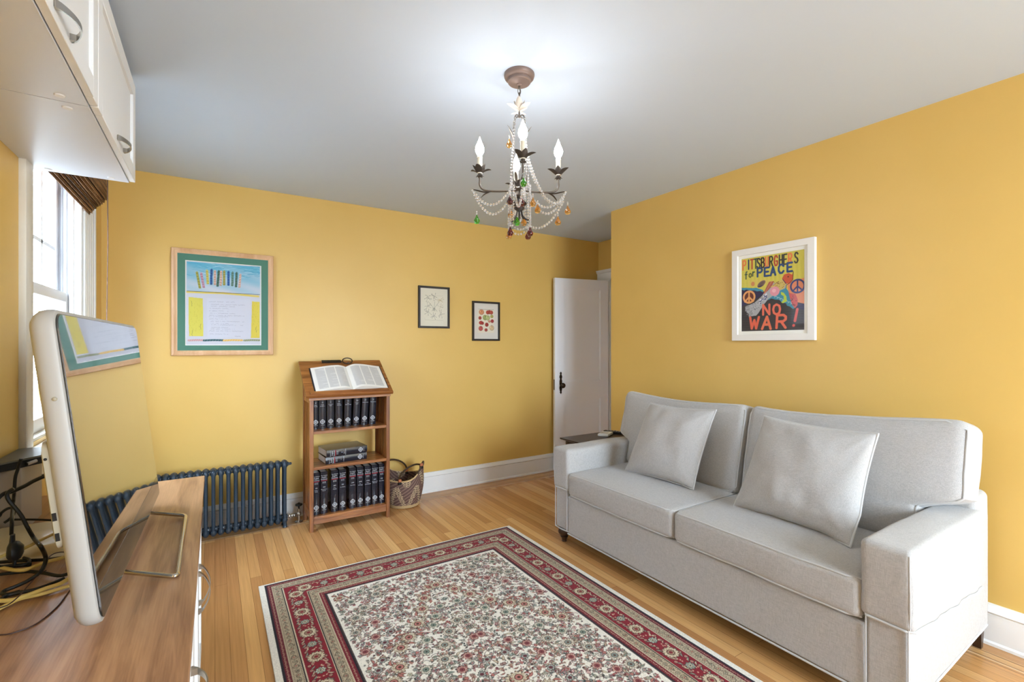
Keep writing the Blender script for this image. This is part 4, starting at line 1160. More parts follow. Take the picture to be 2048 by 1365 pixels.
# throw pillows
def throw(c, u, v, W_p, H_p, T, seed, label, dog=0.0, sh0=0.0, sh1=0.0, taper=0.0):
    """c centre, u along the width, v up the pillow"""
    u = Vector(u).normalized(); v = Vector(v); v = (v-u*v.dot(u)).normalized(); n_ = u.cross(v)
    N = 34; m = Mesh(); vs = []; ids = {}
    def prof(a, b): return max(0, (1-abs(a)**2.4)*(1-abs(b)**2.4))**.50
    def pos(a, b, s):
        x = a*W_p/2*(1-.055*(1-abs(b)**2)*abs(a)**3); y = b*H_p/2*(1-.055*(1-abs(a)**2)*abs(b)**3)
        x = x*(1-taper*(b+1)/2)+sh0+sh1*b
        t = T/2*prof(a, b)*s
        q = mnoise.noise(Vector((a*2.2+seed, b*2.2, s*.5+seed*2)))*.010 + mnoise.noise(Vector((a*6+seed, b*6, s)))*.0035
        # tension creases running out of the corners
        cr = 0
        for (ca, cb) in ((1,-1),(-1,-1),(1,1),(-1,1)):
            da, db = a-ca, b-cb; d = math.hypot(da, db); th = math.atan2(db, da)
            cr += .0045*math.sin(th*11+seed)*math.exp(-((d-.32)/.2)**2)
        t += s*(q+cr)*min(1, prof(a, b)*1.2)
        off = n_*(dog*max(0, a-.55)*max(0, -b-.45)*.9)
        return Vector(c)+u*x+v*y+n_*t+off
    for s in (1, -1):
        for i in range(N+1):
            for j in range(N+1):
                a = -math.cos(PI*i/N); b = -math.cos(PI*j/N)
                a = a*.6+(-1+2*i/N)*.4; b = b*.6+(-1+2*j/N)*.4
                ed = i in (0, N) or j in (0, N)
                k = (i, j, 0 if ed else s)
                if k not in ids: ids[k] = len(vs); vs.append(pos(a, b, s))
    fs = []
    for s in (1, -1):
        for i in range(N):
            for j in range(N):
                q = []
                for (di, dj) in ((0,0),(1,0),(1,1),(0,1)):
                    I, J = i+di, j+dj; ed = I in (0, N) or J in (0, N); q.append(ids[(I, J, 0 if ed else s)])
                if s < 0: q.reverse()
                fs.append(tuple(q))
    m.add(vs, fs, 0, True)
    root = empty('throw_pillow', Vector(c)); tag(root, label, 'pillow', 'grey throw pillows on the sofa')
    m.build('pillow_case', M['linen'], root, sharp=3.2)
    ring = [ids[(i,0,0)] for i in range(N)] + [ids[(N,j,0)] for j in range(N)] + [ids[(i,N,0)] for i in range(N,0,-1)] + [ids[(0,j,0)] for j in range(N,0,-1)]
    p = Mesh(); p.tube([vs[i] for i in ring], .0048, 8, closed=True); p.build('piping', M['welt'], root)
throw((2.385, 1.965, .738), (.03, -1, .02), (.26, -.02, 1), .52, .47, .17, 3, 'grey piped throw pillow on the far seat beside the side table', 0, .022, .050, .09)
throw((2.360, 1.165, .735), (-.02, -1, -.02), (.27, .28, 1), .565, .49, .17, 8, 'larger grey piped throw pillow on the near seat, slumped sideways with a folded corner', .3, .02, .024, .11)

# ================================================================== SIDE TABLE beyond the sofa
M['espresso'] = mat('espresso_lacquer', rgb(64,50,42), .3, noise_col=(rgb(52,40,34), 4, (1,8,1)))
tb = empty('side_table', (2.58, 2.76, 0)); tag(tb, 'small dark brown side table between the sofa arm and the open door', 'side table')
TX0, TX1, TY0, TY1 = 2.285, 2.875, 2.63, 2.905
m = Mesh()
m.prism([(TX0,.612),(TX0+.012,.606),(TX1-.012,.606),(TX1,.612),(TX1,.622),(TX0,.622)], 'y', TY0, TY1); m.build('table_top', M['espresso'], tb)
m = Mesh()
m.box(TX0+.04, TX1-.04, TY0+.03, TY0+.045, .53, .606); m.box(TX0+.04, TX1-.04, TY1-.045, TY1-.03, .53, .606)
m.box(TX0+.04, TX0+.055, TY0+.03, TY1-.03, .53, .606); m.box(TX1-.055, TX1-.04, TY0+.03, TY1-.03, .53, .606); m.build('apron', M['espresso'], tb)
for x in (TX0+.035, TX1-.065):
    for y in (TY0+.025, TY1-.055): Mesh().bbox(x, x+.03, y, y+.03, 0, .606, .003).build('leg', M['espresso'], tb)
Mesh().bbox(TX0+.05, TX1-.05, TY0+.04, TY1-.04, .16, .175, .002).build('shelf', M['espresso'], tb)
M['whiteplastic'] = mat('white_plastic', rgb(226,228,226), .35)
r_ = empty('remote_control', (2.66, 2.79, .6225)); tag(r_, 'white plastic remote on the dark side table', 'remote control')
m = Mesh(); R = Matrix.Rotation(math.radians(28), 4, 'Z')
T_ = Matrix.Translation((2.645, 2.775, .622))
def bb2(m, M4, *a, **k): m.bbox(*a, M=M4, **k)
bb2(m, T_ @ R @ Matrix.Rotation(math.radians(-3), 4, 'X'), -.062, .062, -.045, .045, .001, .024, r=.007, seg=3); m.build('remote_body', M['whiteplastic'], r_)
m = Mesh(); bb2(m, T_ @ R @ Matrix.Rotation(math.radians(-3), 4, 'X'), -.04, .0, -.03, .03, .0235, .0255, r=.001, seg=1); m.build('keypad', M['greyplastic'], r_)
r_ = empty('remote_control', (2.76, 2.80, .6225)); tag(r_, 'black remote on the side table next to the white one', 'remote control')
T_ = Matrix.Translation((2.770, 2.800, .622)); R = Matrix.Rotation(math.radians(-62), 4, 'Z')
m = Mesh(); bb2(m, T_ @ R, -.09, .09, -.024, .024, .001, .020, r=.006, seg=3); m.build('remote_body', M['blackplastic'], r_)
m = Mesh()
for i in range(5):
    for j in range(3):
        bb2(m, T_ @ R, -.06+i*.024, -.048+i*.024, -.016+j*.012, -.009+j*.012, .0195, .0225, r=.001, seg=1)
m.build('button_pad', M['greyplastic'], r_)
# ================================================================== FRAMED PICTURES
M['print'] = vcol_mat('printed_paper', .6, .3)
M['oakframe'] = wood('pale_oak_frame', [rgb(206,160,116), rgb(226,186,146)], 'z', 1.2, .4, 9)
M['blackframe'] = mat('black_frame', rgb(34,26,22), .35)
M['whiteframe'] = mat('white_frame', rgb(236,232,224), .4)
M['greenmat'] = mat('green_mount_board', rgb(72,122,104), .7)
M['creammat'] = mat('ivory_mount_board', rgb(226,220,204), .7)
M['whiteline'] = mat('white_mount_bevel', rgb(238,236,226), .7)
def picture(label, O, ux, w, h, fw, depth, fm, mount, rect_, canvas, lean=0.0, profile='flat'):
    """O = lower left outer corner at the wall; ux along the wall; rect_ = print (x0,y0,x1,y1)"""
    O = Vector(O); U = Vector(ux); V = Vector((0,0,1)); N = U.cross(V)
    def at(x, y, n): return O+U*x+V*y+N*n
    root = empty('framed_picture', at(w/2, 0, .004)); tag(root, label, 'picture', None)
    def bar(m, pts_in, pts_out, n0, n1, mi=0):
        pass
    # mitred frame: four sides with a small profile
    m = Mesh()
    prof = {'flat': [(0,.0),(0,depth),(.0015,depth+.001),(fw-.0015,depth+.001),(fw,depth-.001),(fw,.004)],
            'slope': [(0,.0),(0,depth*.8),(.003,depth),(fw*.45,depth+.003),(fw*.85,depth-.006),(fw,depth-.007),(fw,.004)]}[profile]
    loops = []
    for (i, n) in prof: loops.append([at(i,i,n), at(w-i,i,n), at(w-i,h-i,n), at(i,h-i,n)])
    vs = [p for l in loops for p in l]; fs = []
    for a in range(len(loops)-1):
        for k in range(4):
            l = (k+1) % 4; fs.append((a*4+k, a*4+l, (a+1)*4+l, (a+1)*4+k))
    m.add(vs, fs); m.build('frame', fm, root)
    m = Mesh(); vs = [at(.002,.002,.0015), at(w-.002,.002,.0015), at(w-.002,h-.002,.0015), at(.002,h-.002,.0015), at(.002,.002,.005), at(w-.002,.002,.005), at(w-.002,h-.002,.005), at(.002,h-.002,.005)]
    m.add(vs, [(0,1,2,3),(4,5,6,7),(0,1,5,4),(1,2,6,5),(2,3,7,6),(3,0,4,7)]); m.build('backing', M['creammat'], root)
    x0, y0, x1, y1 = rect_
    if mount is not None:
        m = Mesh(); z = depth-.009
        o_ = [at(fw-.001,fw-.001,z), at(w-fw+.001,fw-.001,z), at(w-fw+.001,h-fw+.001,z), at(fw-.001,h-fw+.001,z)]
        e = .0035
        i_ = [at(x0-e,y0-e,z), at(x1+e,y0-e,z), at(x1+e,y1+e,z), at(x0-e,y1+e,z)]
        j_ = [at(x0,y0,z-.0022), at(x1,y0,z-.0022), at(x1,y1,z-.0022), at(x0,y1,z-.0022)]
        m.add(o_+i_, [(k, (k+1)%4, 4+(k+1)%4, 4+k) for k in range(4)], 0)
        m.add(i_+j_, [(k, (k+1)%4, 4+(k+1)%4, 4+k) for k in range(4)], 1)
        m.build('mount', [mount, M['whiteline']], root)
    canvas.build('print', M['print'], root, at(x0, y0, depth-.012), tuple(U), (0,0,1))
    m = Mesh(); z = depth-.005
    m.add([at(fw-.001,fw-.001,z), at(w-fw+.001,fw-.001,z), at(w-fw+.001,h-fw+.001,z), at(fw-.001,h-fw+.001,z)], [(0,1,2,3)]); m.build('glass', M['pglass'], root)
    return root

# --- illuminated certificate with collage strips, green mount, oak frame
pw, ph = .466, .595
cv = Canvas(pw, ph, .0015, (194,195,204))
def mA(x, y):
    u = (x-257)/805.0; vt = 247+63*u; return (u*pw, (1158-y)/(1158.0-vt)*ph)
def polyA(pts, col, op=1.0): cv.poly([mA(*p) for p in pts], col, op)
rs = np.random.RandomState(5)
top_v = mA(257, 575)[1]
# water-colour sky: blue deepening upwards
w_ = cv.win(.006, pw-.006, top_v, ph-.006); Yn = (w_[3]-top_v)/(ph-top_v); Xn = w_[2]/pw
Kx = np.clip(.12+.75*Yn**1.2 + .12*np.sin(Xn*9+Yn*14) + .05*rs.rand(Yn.shape[0], 1), 0, 1)
for c0 in ((62,160,192),): cv.put(w_, Kx*np.ones_like(Xn), c0, .85)
for _ in range(60):
    x = rs.uniform(270, 1050); y = rs.uniform(265, 420); L = rs.uniform(60, 200)
    pts = [mA(min(1050, x+i*L/5), y+7*math.sin(i+x)+i*L/5*.07) for i in range(6)]
    cv.stroke(pts, rs.uniform(.002,.005), (38,132,170) if rs.rand() < .6 else (190,222,232), .35)
cols = [((368,365),(400,545),(150,150,70)),((412,375),(440,540),(178,132,148)),((472,345),(482,500),(188,176,84)),((520,335),(516,505),(38,84,140)),((556,350),(556,510),(190,156,140)),((597,350),(583,525),(60,96,84)),((622,355),(616,518),(192,158,138)),((655,352),(655,512),(150,146,70)),((702,358),(702,515),(36,88,150)),((746,365),(743,520),(90,122,108)),((790,370),(784,532),(70,104,92)),((832,388),(820,538),(196,160,146))]
for (a, b, c) in cols:
    w2 = 13; xm = (a[0]+b[0])/2+6*(1 if a[0] < 450 else 0)
    pp = [(a[0]-w2, a[1]+10), (a[0], a[1]-4), (a[0]+w2, a[1]+8), (b[0]+w2, b[1]), (b[0], b[1]+4), (b[0]-w2, b[1])]
    polyA(pp, c)
    for k in range(12):
        t = k/12.; x = a[0]+(b[0]-a[0])*t; y = a[1]+(b[1]-a[1])*t+6
        cv.stroke([mA(x-10, y+rs.uniform(-6,6)), mA(x+10, y+rs.uniform(-9,9))], .0022, tuple(int(v*.55) for v in c) if k % 2 else tuple(min(255, int(v*1.35)) for v in c), .6)
cv.stroke([mA(272,585), mA(450,593), mA(640,598), mA(800,612), mA(1035,634)], .014, (212,190,96))
polyA([(285,640),(428,655),(432,800),(434,1065),(290,1062),(284,900)], (206,196,84))
polyA([(962,688),(1050,692),(1050,1084),(950,1084),(958,860)], (212,194,76))
for _ in range(90):
    x = rs.choice([rs.uniform(292,425), rs.uniform(960,1045)]); y = rs.uniform(700, 1050)
    cv.stroke([mA(x, y), mA(x+rs.uniform(-8,8), y+rs.uniform(5,22))], .0016, (168,158,60), .5)
for (x, y) in ((312,680),(318,1000),(405,930),(1010,960)):
    for k in range(5): cv.stroke([mA(x+rs.uniform(-8,8), y+k*12), mA(x+rs.uniform(-8,8), y+k*12+14)], .0018, (126,124,70), .8)
polyA([(470,650),(945,668),(940,1080),(478,1072)], (198,199,209), .8)
def scribble(x0, x1, y, wd=.0014, col=(128,128,142)):      # pencilled handwriting
    x = x0; pts = []
    while x < x1:
        pts.append(mA(x, y+rs.uniform(-4,4)+(x-x0)*.02)); x += rs.uniform(3,7)
        if rs.rand() < .12:
            if len(pts) > 1: cv.stroke(pts, wd, col, .8)
            pts = []; x += 10
    if len(pts) > 1: cv.stroke(pts, wd, col, .8)
for y in (690,720,740,762,790,815,838,852,876,902,925,940,968,985,1005,1040):
    scribble(490+rs.uniform(0,30), rs.choice([700, 780, 880]), y)
scribble(770, 840, 1066, .0014, (120,120,130))
for (xa, xb, c) in ((285,440,(196,150,150)),(440,645,(52,90,96)),(650,850,(222,180,98)),(876,1045,(140,146,112))):
    cv.stroke([mA(xa, 1110), mA((xa+xb)/2, 1106), mA(xb, 1108)], .0135, c)
    for k in range(14):
        x = xa+(xb-xa)*k/14.; cv.stroke([mA(x, 1118), mA(x+12, 1101)], .002, tuple(int(v*.8) for v in c) if k % 2 else (206,204,190), .5)
picture('large oak-framed certificate with a green mount and a row of collage strips', (-.258, YB, 1.273), (1,0,0), .637, .757, .036, .028, M['oakframe'], M['greenmat'], (.085, .076, .085+pw, .076+ph), cv, profile='slope')

# --- botanical plate: nine sprigs
def sprig(cv, x, y, s, n, seed, col):
    r = random.Random(seed)
    for k in range(n):
        a = 2*PI*k/n + r.uniform(-.4,.4); L = s*r.uniform(.7, 1.1); b = r.uniform(-.9,.9); pts = []; px, py = x, y
        for i in range(5): pts.append((px, py)); px += math.cos(a)*L/4; py += math.sin(a)*L/4; a += b*.25
        cv.stroke(pts, .0015, col); cv.ell(px, py, s*.16, s*.07, col, a, .9)
        if r.random() < .6: cv.ell(pts[2][0], pts[2][1], s*.20, s*.08, tuple(min(255, int(v*1.4)) for v in col), a+.6, .8)
bw, bh = .270, .343
cv = Canvas(bw, bh, .0013, (222,216,196))
cv.rect(.045, bw-.045, bh-.062, bh-.0605, (186,178,156)); cv.rect(.045, bw-.045, .056, .0572, (150,142,122))
cv.rect(.045, .046, .056, .075, (196,188,166))
for i, (x, y, s, c) in enumerate(((.28,.76,.030,(98,96,86)),(.50,.80,.030,(92,88,78)),(.74,.70,.026,(138,116,60)),(.28,.54,.026,(110,108,96)),(.74,.53,.026,(150,142,122)),(.27,.37,.030,(100,98,88)),(.49,.27,.026,(80,78,72)),(.75,.33,.030,(108,104,92)))):
    sprig(cv, x*bw, y*bh, s, 6, i+3, c)
for a in (-.35, .3, .05): cv.stroke([(bw*.5+a*.02, bh*.42), (bw*.5+a*.04, bh*.52), (bw*.5+a*.17, bh*.66)], .0018, (104,104,88))
for a in (-.2,-.05,.1,.3): cv.stroke([(bw*.5, bh*.50), (bw*.5+a*.10, bh*.40)], .0022, (98,96,84))
picture('black-framed botanical print of small grey sprigs, nearest the oak-framed certificate', (1.551, YB, 1.503), (1,0,0), .306, .383, .018, .020, M['blackframe'], None, (.018, .018, .288, .363), cv)
# --- plate of apples and tomatoes
cw, ch = .270, .347
cv = Canvas(cw, ch, .0013, (216,210,198))
cv.rect(.045, cw-.045, .062, ch-.062, (224,214,192)); cv.rect(.045, cw-.045, ch-.056, ch-.0545, (156,140,118))
for k in range(22): cv.ell(.06+k*.0075, ch-.0585, .0022, .0016, (130,116,98))
def fruit(x, y, r, c, sx=1.0):
    cv.ell(x*cw, y*ch, r*sx, r, tuple(int(v*.75) for v in c)); cv.ell(x*cw-.001, y*ch+.001, r*sx*.9, r*.88, c)
    cv.ell(x*cw-r*.3, y*ch+r*.3, r*.3, r*.22, tuple(min(255, int(v*1.25)) for v in c), .4, .8); cv.ell(x*cw, y*ch+r*.35, r*.22, r*.12, tuple(int(v*.5) for v in c))
for a in ((.31,.755,.026,(206,140,100),1.1),(.57,.755,.020,(172,74,58),1.0),(.64,.765,.020,(160,64,50),1.0),(.72,.755,.020,(176,80,62),1.0),(.25,.59,.017,(160,66,56),1.0),(.46,.605,.026,(150,160,96),1.0),(.57,.60,.025,(176,182,122),1.0),(.74,.645,.016,(168,164,90),1.1),(.29,.455,.019,(178,66,56),1.2),(.35,.445,.016,(160,56,50),1.0),(.53,.405,.020,(158,52,44),1.0),(.76,.51,.018,(160,56,54),1.0),(.64,.50,.012,(200,140,112),1.3),(.28,.295,.024,(184,88,80),1.0),(.50,.255,.016,(166,72,60),1.1),(.74,.315,.026,(212,184,140),1.0)): fruit(*a)
cv.stroke([(.74*cw, .36*ch), (.73*cw, .40*ch)], .002, (90,60,50))
picture('black-framed print of red and green apples, nearest the open door', (2.099, YB, 1.389), (1,0,0), .306, .385, .018, .020, M['blackframe'], None, (.018, .018, .288, .365), cv)

# --- peace poster
pw, ph = .392, .478
cv = Canvas(pw, ph, .0014, (208,196,86))
def mD(x, y):
    u = (x-240)/712.0; vt = 310-112*u; vb = 1172-10*u; return (u*pw, (vb-y)/(vb-vt)*ph)
def poly(pts, col, op=1.0): cv.poly([mD(*p) for p in pts], col, op)
def strk(pts, wd, col, op=1.0): cv.stroke([mD(*p) for p in pts], wd, col, op)
NAVY, BLK, ORG, TEAL, RDD, PNK = (56,52,84), (66,62,62), (222,140,96), (70,142,164), (182,74,58), (222,150,160)
for k in range(30): strk([(250+k*24, 330), (262+k*24, 640)], .006, (216,204,96) if k % 2 else (198,184,78), .5)
poly([(240,650),(420,655),(560,720),(700,780),(955,840),(955,1165),(240,1175)], BLK)
poly([(240,660),(400,690),(520,705),(480,745),(400,800),(300,850),(240,880)], NAVY)
poly([(240,655),(300,650),(360,655),(420,650),(505,680),(500,705),(470,688),(430,695),(395,680),(350,684),(300,672),(270,684),(240,670)], TEAL)
poly([(770,610),(850,560),(955,540),(955,850),(880,830),(800,800)], ORG)
poly([(880,850),(955,846),(955,930),(870,900)], NAVY)
for k in range(18): strk([(250, 890+k*15), (950, 880+k*15)], .003, (78,72,74) if k % 2 else (52,52,56), .5)
# waves
poly([(560,720),(600,660),(690,680),(760,655),(800,720),(820,800),(850,900),(835,912),(800,880),(770,870),(760,840),(715,835),(690,800),(640,795),(600,780),(560,800),(530,760)], TEAL)
for k in range(9): strk([(570+k*30, 740+k*14), (590+k*30, 725+k*14), (610+k*30, 745+k*14)], .003, (190,214,214), .8)
# bird body
poly([(500,735),(545,640),(585,600),(650,590),(725,555),(770,600),(755,660),(690,690),(620,745),(560,790),(505,860),(450,950),(420,985),(330,995),(325,960),(290,925),(285,880),(400,830),(480,760)], (170,170,172))
for k in range(70):
    x = 300+rs.uniform(0,240); y = 985-(x-300)*.9+rs.uniform(-60,45)
    if y > 760: strk([(x, y), (x+rs.uniform(-14,14), y+rs.uniform(-14,14))], .0024, (70,70,78) if k % 2 else (206,206,206), .8)
for k in range(26):
    x = 455+rs.uniform(0,90); y = 830-(x-455)*.9+rs.uniform(-35,25); cv.ell(*mD(x, y), .004, .003, (50,60,110) if k % 2 else (226,226,232), rs.uniform(0,3))
for t in ((290,880,330,870),(285,925,340,905),(325,965,360,930),(330,1000,375,950)):
    poly([(t[0],t[1]-8),(t[2],t[3]-14),(t[2]+6,t[3]+14),(t[0],t[1]+8)], (150,150,150))
poly([(500,730),(570,580),(630,572),(600,640),(545,700)], (176,98,80)); strk([(520,720),(600,580)], .004, (206,136,104))
poly([(590,640),(650,590),(725,550),(765,600),(735,665),(640,700)], (206,180,104))
for k in range(26): cv.ell(*mD(rs.uniform(620,745), rs.uniform(575,655)), .0026, .002, (120,84,50), rs.uniform(0,3))
cv.ell(*mD(635,695), .030, .030, PNK); cv.ell(*mD(628,688), .012, .012, (234,180,186))
poly([(715,545),(740,495),(790,478),(825,500),(838,460),(835,520),(832,560),(800,600),(755,608)], (200,92,60)); cv.ell(*mD(783,523), .004, .004, (60,40,40)); strk([(725,555),(760,605)], .004, (60,50,90))
strk([(838,462),(832,560),(800,600),(765,620),(760,660)], .003, (40,40,44))
poly([(705,705),(735,715),(765,760),(768,820),(725,840),(708,830),(735,800),(735,755),(706,735)], (190,206,70)); 
poly([(785,700),(800,720),(860,730),(885,800),(880,870),(855,905),(825,860),(805,790)], (200,92,86))
for k in range(14): cv.ell(*mD(rs.uniform(815,868), rs.uniform(745,870)), .0024, .0024, (50,36,40))
cv.ell(*mD(380,605), .012, .015, (196,110,80)); cv.ell(*mD(482,605), .030, .016, (84,62,92), .6); cv.ell(*mD(482,605), .020, .009, (58,46,70), .6)
poly([(330,570),(380,550),(600,555),(560,600),(430,640),(330,630)], (220,184,110), .35)
# peace signs
def peace(x, y, r, disc, ring, lw):
    X, Y_ = mD(x, y); cv.ell(X, Y_, r, r, ring); 
    if disc is not None: cv.ell(X, Y_, r-lw, r-lw, disc)
    cv.stroke([(X, Y_+r-lw*.5), (X, Y_-r+lw*.5)], lw*.85, ring); cv.stroke([(X, Y_), (X-r*.66, Y_-r*.66)], lw*.85, ring); cv.stroke([(X, Y_), (X+r*.66, Y_-r*.66)], lw*.85, ring)
peace(333, 762, .043, (110,58,50), (226,160,100), .0125)
peace(882, 638, .044, (222,140,104), (66,74,122), .0105)
def word(txt, pts, hgt, wid, wd, cols, tilt=0.0):
    """letters at given anchor points (lower left, photo-plate coordinates)"""
    for i, ch in enumerate(txt):
        X, Y_ = mD(*pts[i]); c = cols[i % len(cols)]; H_t = hgt[i] if isinstance(hgt, (list, tuple)) else hgt
        for st_ in GL[ch]:
            cv.stroke([(X+px*wid+tilt*py*H_t, Y_+py*H_t) for px, py in st_], wd, c)
OR, BK_, BL, GN, RD = (226,120,74), (62,60,58), (52,76,120), (60,84,72), (176,66,52)
xs = [258, 312, 352, 398, 432, 482, 530, 578, 632, 688, 736, 788, 852]
word('PITTSBURGHERS', [(x, 438-(x-258)*.135) for x in xs], .060, .0215, .0090, [OR, (48,62,104), RD, GN, BK_, (58,44,44), OR, (60,60,50), RD, BK_, BK_, OR, (66,62,56)])
word('for', [(282,540),(330,528),(372,512)], .042, .024, .0072, [GN, (84,92,50), GN])
word('PEACE', [(436,517),(520,512),(590,505),(680,480),(775,462)], .052, .034, .0125, [BL])
word('NO', [(502,975),(618,975)], .062, .050, .0135, [(226,112,88)])
word('WAR!', [(340,1140),(490,1145),(655,1135),(805,1115)], [.072,.076,.078,.100], .064, .0155, [(222,104,78), (226,116,84), (226,110,84), (216,92,82)], .06)
for _ in range(160):
    x, y = rs.uniform(.07, .33), rs.uniform(.02, .14); 
cv.speckle(.05, 9)
picture('white-framed painted peace poster on the wall above the sofa', (XR, 1.876, 1.377), (0,-1,0), .516, .602, .040, .024, M['whiteframe'], M['whiteline'], (.062, .062, .062+pw, .062+ph), cv)
# ================================================================== LECTERN BOOKCASE
M['oak'] = wood('honey_oak', [rgb(98,54,22), rgb(176,116,62), rgb(142,86,42)], 'z', 1.3, .35, 12)
M['oakx'] = wood('honey_oak_across', [rgb(98,54,22), rgb(184,124,68), rgb(148,92,46)], 'x', 1.3, .33, 12)
lec = empty('lectern_bookcase', (.865, 3.76, 0)); tag(lec, 'slatted oak bookcase with a slanted reading top, between the radiator and the basket', 'bookcase')
LX0, LX1, LY0, LY1 = .573, 1.157, 3.612, 3.925
pt = .027
for x in (LX0, LX1-pt):
    Mesh().bbox(x, x+pt, LY0, LY0+.032, 0, .965, .002, 1).build('post', M['oak'], lec)
    Mesh().bbox(x, x+pt, LY1-.032, LY1, 0, 1.165, .002, 1).build('post', M['oak'], lec)
    for (z0, z1) in ((.085, .135), (.925, .962)): Mesh().box(x+.004, x+pt-.004, LY0+.032, LY1-.032, z0, z1).build('side_rail', M['oakx'], lec)
    n = 7; g = (LY1-LY0-.064)/n
    for k in range(n):
        y = LY0+.032+g*k+g*.24
        Mesh().box(x+.008, x+pt-.008, y, y+g*.52, .135, .925).build('side_slat', M['oak'], lec)
    Mesh().prism([(LY0+.012, .965), (LY1-.032, .965), (LY1-.032, 1.168), (LY0+.012, .980)], 'x', x+.004, x+pt-.004).build('side_cheek', M['oak'], lec)
for z in (.085, .443, .703): Mesh().bbox(LX0+pt, LX1-pt, LY0+.004, LY1-.004, z, z+.021, .0015, 1).build('shelf', M['oakx'], lec)
Mesh().bbox(LX0+pt, LX1-pt, LY0+.008, LY0+.026, .050, .0845, .0015, 1).build('kick_rail', M['oakx'], lec)
Mesh().bbox(LX0-.006, LX1+.006, LY0-.004, LY0+.02, .948, .972, .002, 1).build('top_rail', M['oakx'], lec)
Mesh().box(LX0+pt, LX1-pt, LY1-.025, LY1-.006, 1.09, 1.165).build('top_rail', M['oakx'], lec)
# slanted top
sl_ = math.atan2(1.22-.983, 3.94-3.575); SA = Vector((1,0,0)); SB = Vector((0, math.cos(sl_), math.sin(sl_))); SN = SA.cross(SB)
if SN.z < 0: SN = -SN
SO = Vector((.545, 3.575, .984)); TL = (Vector((0,3.94,1.22))-Vector((0,3.575,.983))).length
def SL_(u, v, n): return SO+SA*u+SB*v+SN*n
def slab(m, u0, u1, v0, v1, n0, n1, mi=0):
    vs = [SL_(u,v,n) for n in (n0,n1) for (u,v) in ((u0,v0),(u1,v0),(u1,v1),(u0,v1))]
    m.add(vs, [(3,2,1,0),(4,5,6,7),(0,1,5,4),(1,2,6,5),(2,3,7,6),(3,0,4,7)], mi)
m = Mesh(); slab(m, 0, .628, 0, TL, -.020, 0); m.build('slanted_top', M['oakx'], lec)
m = Mesh(); slab(m, .03, .598, .018, .034, 0, .016); m.build('book_ledge', M['oakx'], lec)

# --- open dictionary on the top
M['page'] = vcol_mat('printed_page', .75, .3)
M['paper'] = mat('page_edges', rgb(232,228,220), .8, bump=(900,.3,(1,1,1)))
M['bookcloth'] = mat('navy_book_cloth', rgb(30,32,46), .5)
ob = empty('open_book', SL_(.33, .19, .01)); tag(ob, 'large open dictionary lying on the slanted top of the oak bookcase', 'book')
ou, ov = .332, .040; PWD, PHT = .262, .292
m = Mesh(); slab(m, ou-PWD-.010, ou+PWD+.010, ov-.004, ov+PHT+.006, .0005, .0035); m.build('book_cover', M['bookcloth'], ob)
def pagecv(seed):
    r = np.random.RandomState(seed); c = Canvas(PWD, PHT, .0021, (238,235,228))
    for k in range(3):
        x0 = .026+k*.0735
        c.rect(x0, x0+.066, .022, PHT-.020, (206,204,200), .6)
        y = .024
        while y < PHT-.022:
            L = .066 if r.rand() > .15 else r.uniform(.02,.055)
            c.rect(x0+(.004 if r.rand() < .3 else 0), x0+L, y, y+.0018, (158,156,156), .6); y += .0042
    return c
def hL(t): return .0045 + .030*math.sin(min(1, t*1.25)*PI/2)**1.2 * (1-max(0, (t-.80)/.20)**1.6*.80)
for s_, hs, seed in ((-1, .78, 1), (1, 1.0, 2)):
    # t = 0 at the fore-edge, 1 at the gutter
    def hgt(x, s_=s_, hs=hs):
        t = x/PWD if s_ < 0 else 1-x/PWD
        t = np.clip(t, 0, 1)
        return hs*(.006 + .030*np.sin(np.minimum(1, t*1.3)*PI/2)**1.3*(1-np.clip((t-.74)/.26, 0, 1)**1.7*.93))
    O_ = SL_(ou-PWD if s_ < 0 else ou, ov, .0035)
    pagecv(seed).build('page', M['page'], ob, tuple(O_), tuple(SA), tuple(SB), warp=lambda X, Y, f=hgt: f(X))
    n = 28; pts = [(PWD*i/n, float(hgt(np.array(PWD*i/n)))-.0006) for i in range(n+1)]
    vs = []; u00 = ou-PWD if s_ < 0 else ou
    for v in (ov+.0005, ov+PHT-.0005):
        for (x, hh) in pts: vs.append(SL_(u00+x, v, .0035+hh))
        for (x, hh) in pts: vs.append(SL_(u00+x, v, .0035))
    N1 = n+1; fs = []
    for i in range(n):
        fs += [(i, i+1, N1+i+1, N1+i), (2*N1+i+1, 2*N1+i, 3*N1+i, 3*N1+i+1), (i+1, i, 2*N1+i, 2*N1+i+1)]
    fs += [(0, N1, 3*N1, 2*N1), (n, 2*N1+n, 3*N1+n, N1+n)]
    m = Mesh(); m.add(vs, fs); m.build('page_block', M['paper'], ob)
# magnifier and black case resting above the book
mg = empty('magnifying_glass', SL_(.36, TL-.02, .01)); tag(mg, 'round brown-rimmed magnifying glass behind the open dictionary', 'magnifying glass')
m = Mesh(); c_ = SL_(.358, TL-.026, .016); ring = []
for k in range(28):
    a = 2*PI*k/28; ring.append(c_+SA*(.038*math.cos(a))+(SB*.9+SN*.44)*(.026*math.sin(a)))
m.tube(ring, .0045, 8, closed=True); m.build('rim', M['legwood'], mg)
m = Mesh(); m.add([r_*1.0 for r_ in ring], [tuple(range(28))]); m.build('lens', M['pglass'], mg)
m = Mesh(); m.tube([SL_(.358, TL-.052, .012), SL_(.352, TL-.075, .032)], .006, 8); m.build('handle', M['legwood'], mg)
m = Mesh(); slab(m, .165, .312, TL-.030, TL-.004, .0006, .011); o = m.build('pencil_case', M['blackplastic'], None, SL_(.24, TL-.02, 0)); tag(o, 'black oblong case lying behind the open dictionary', 'pencil case')

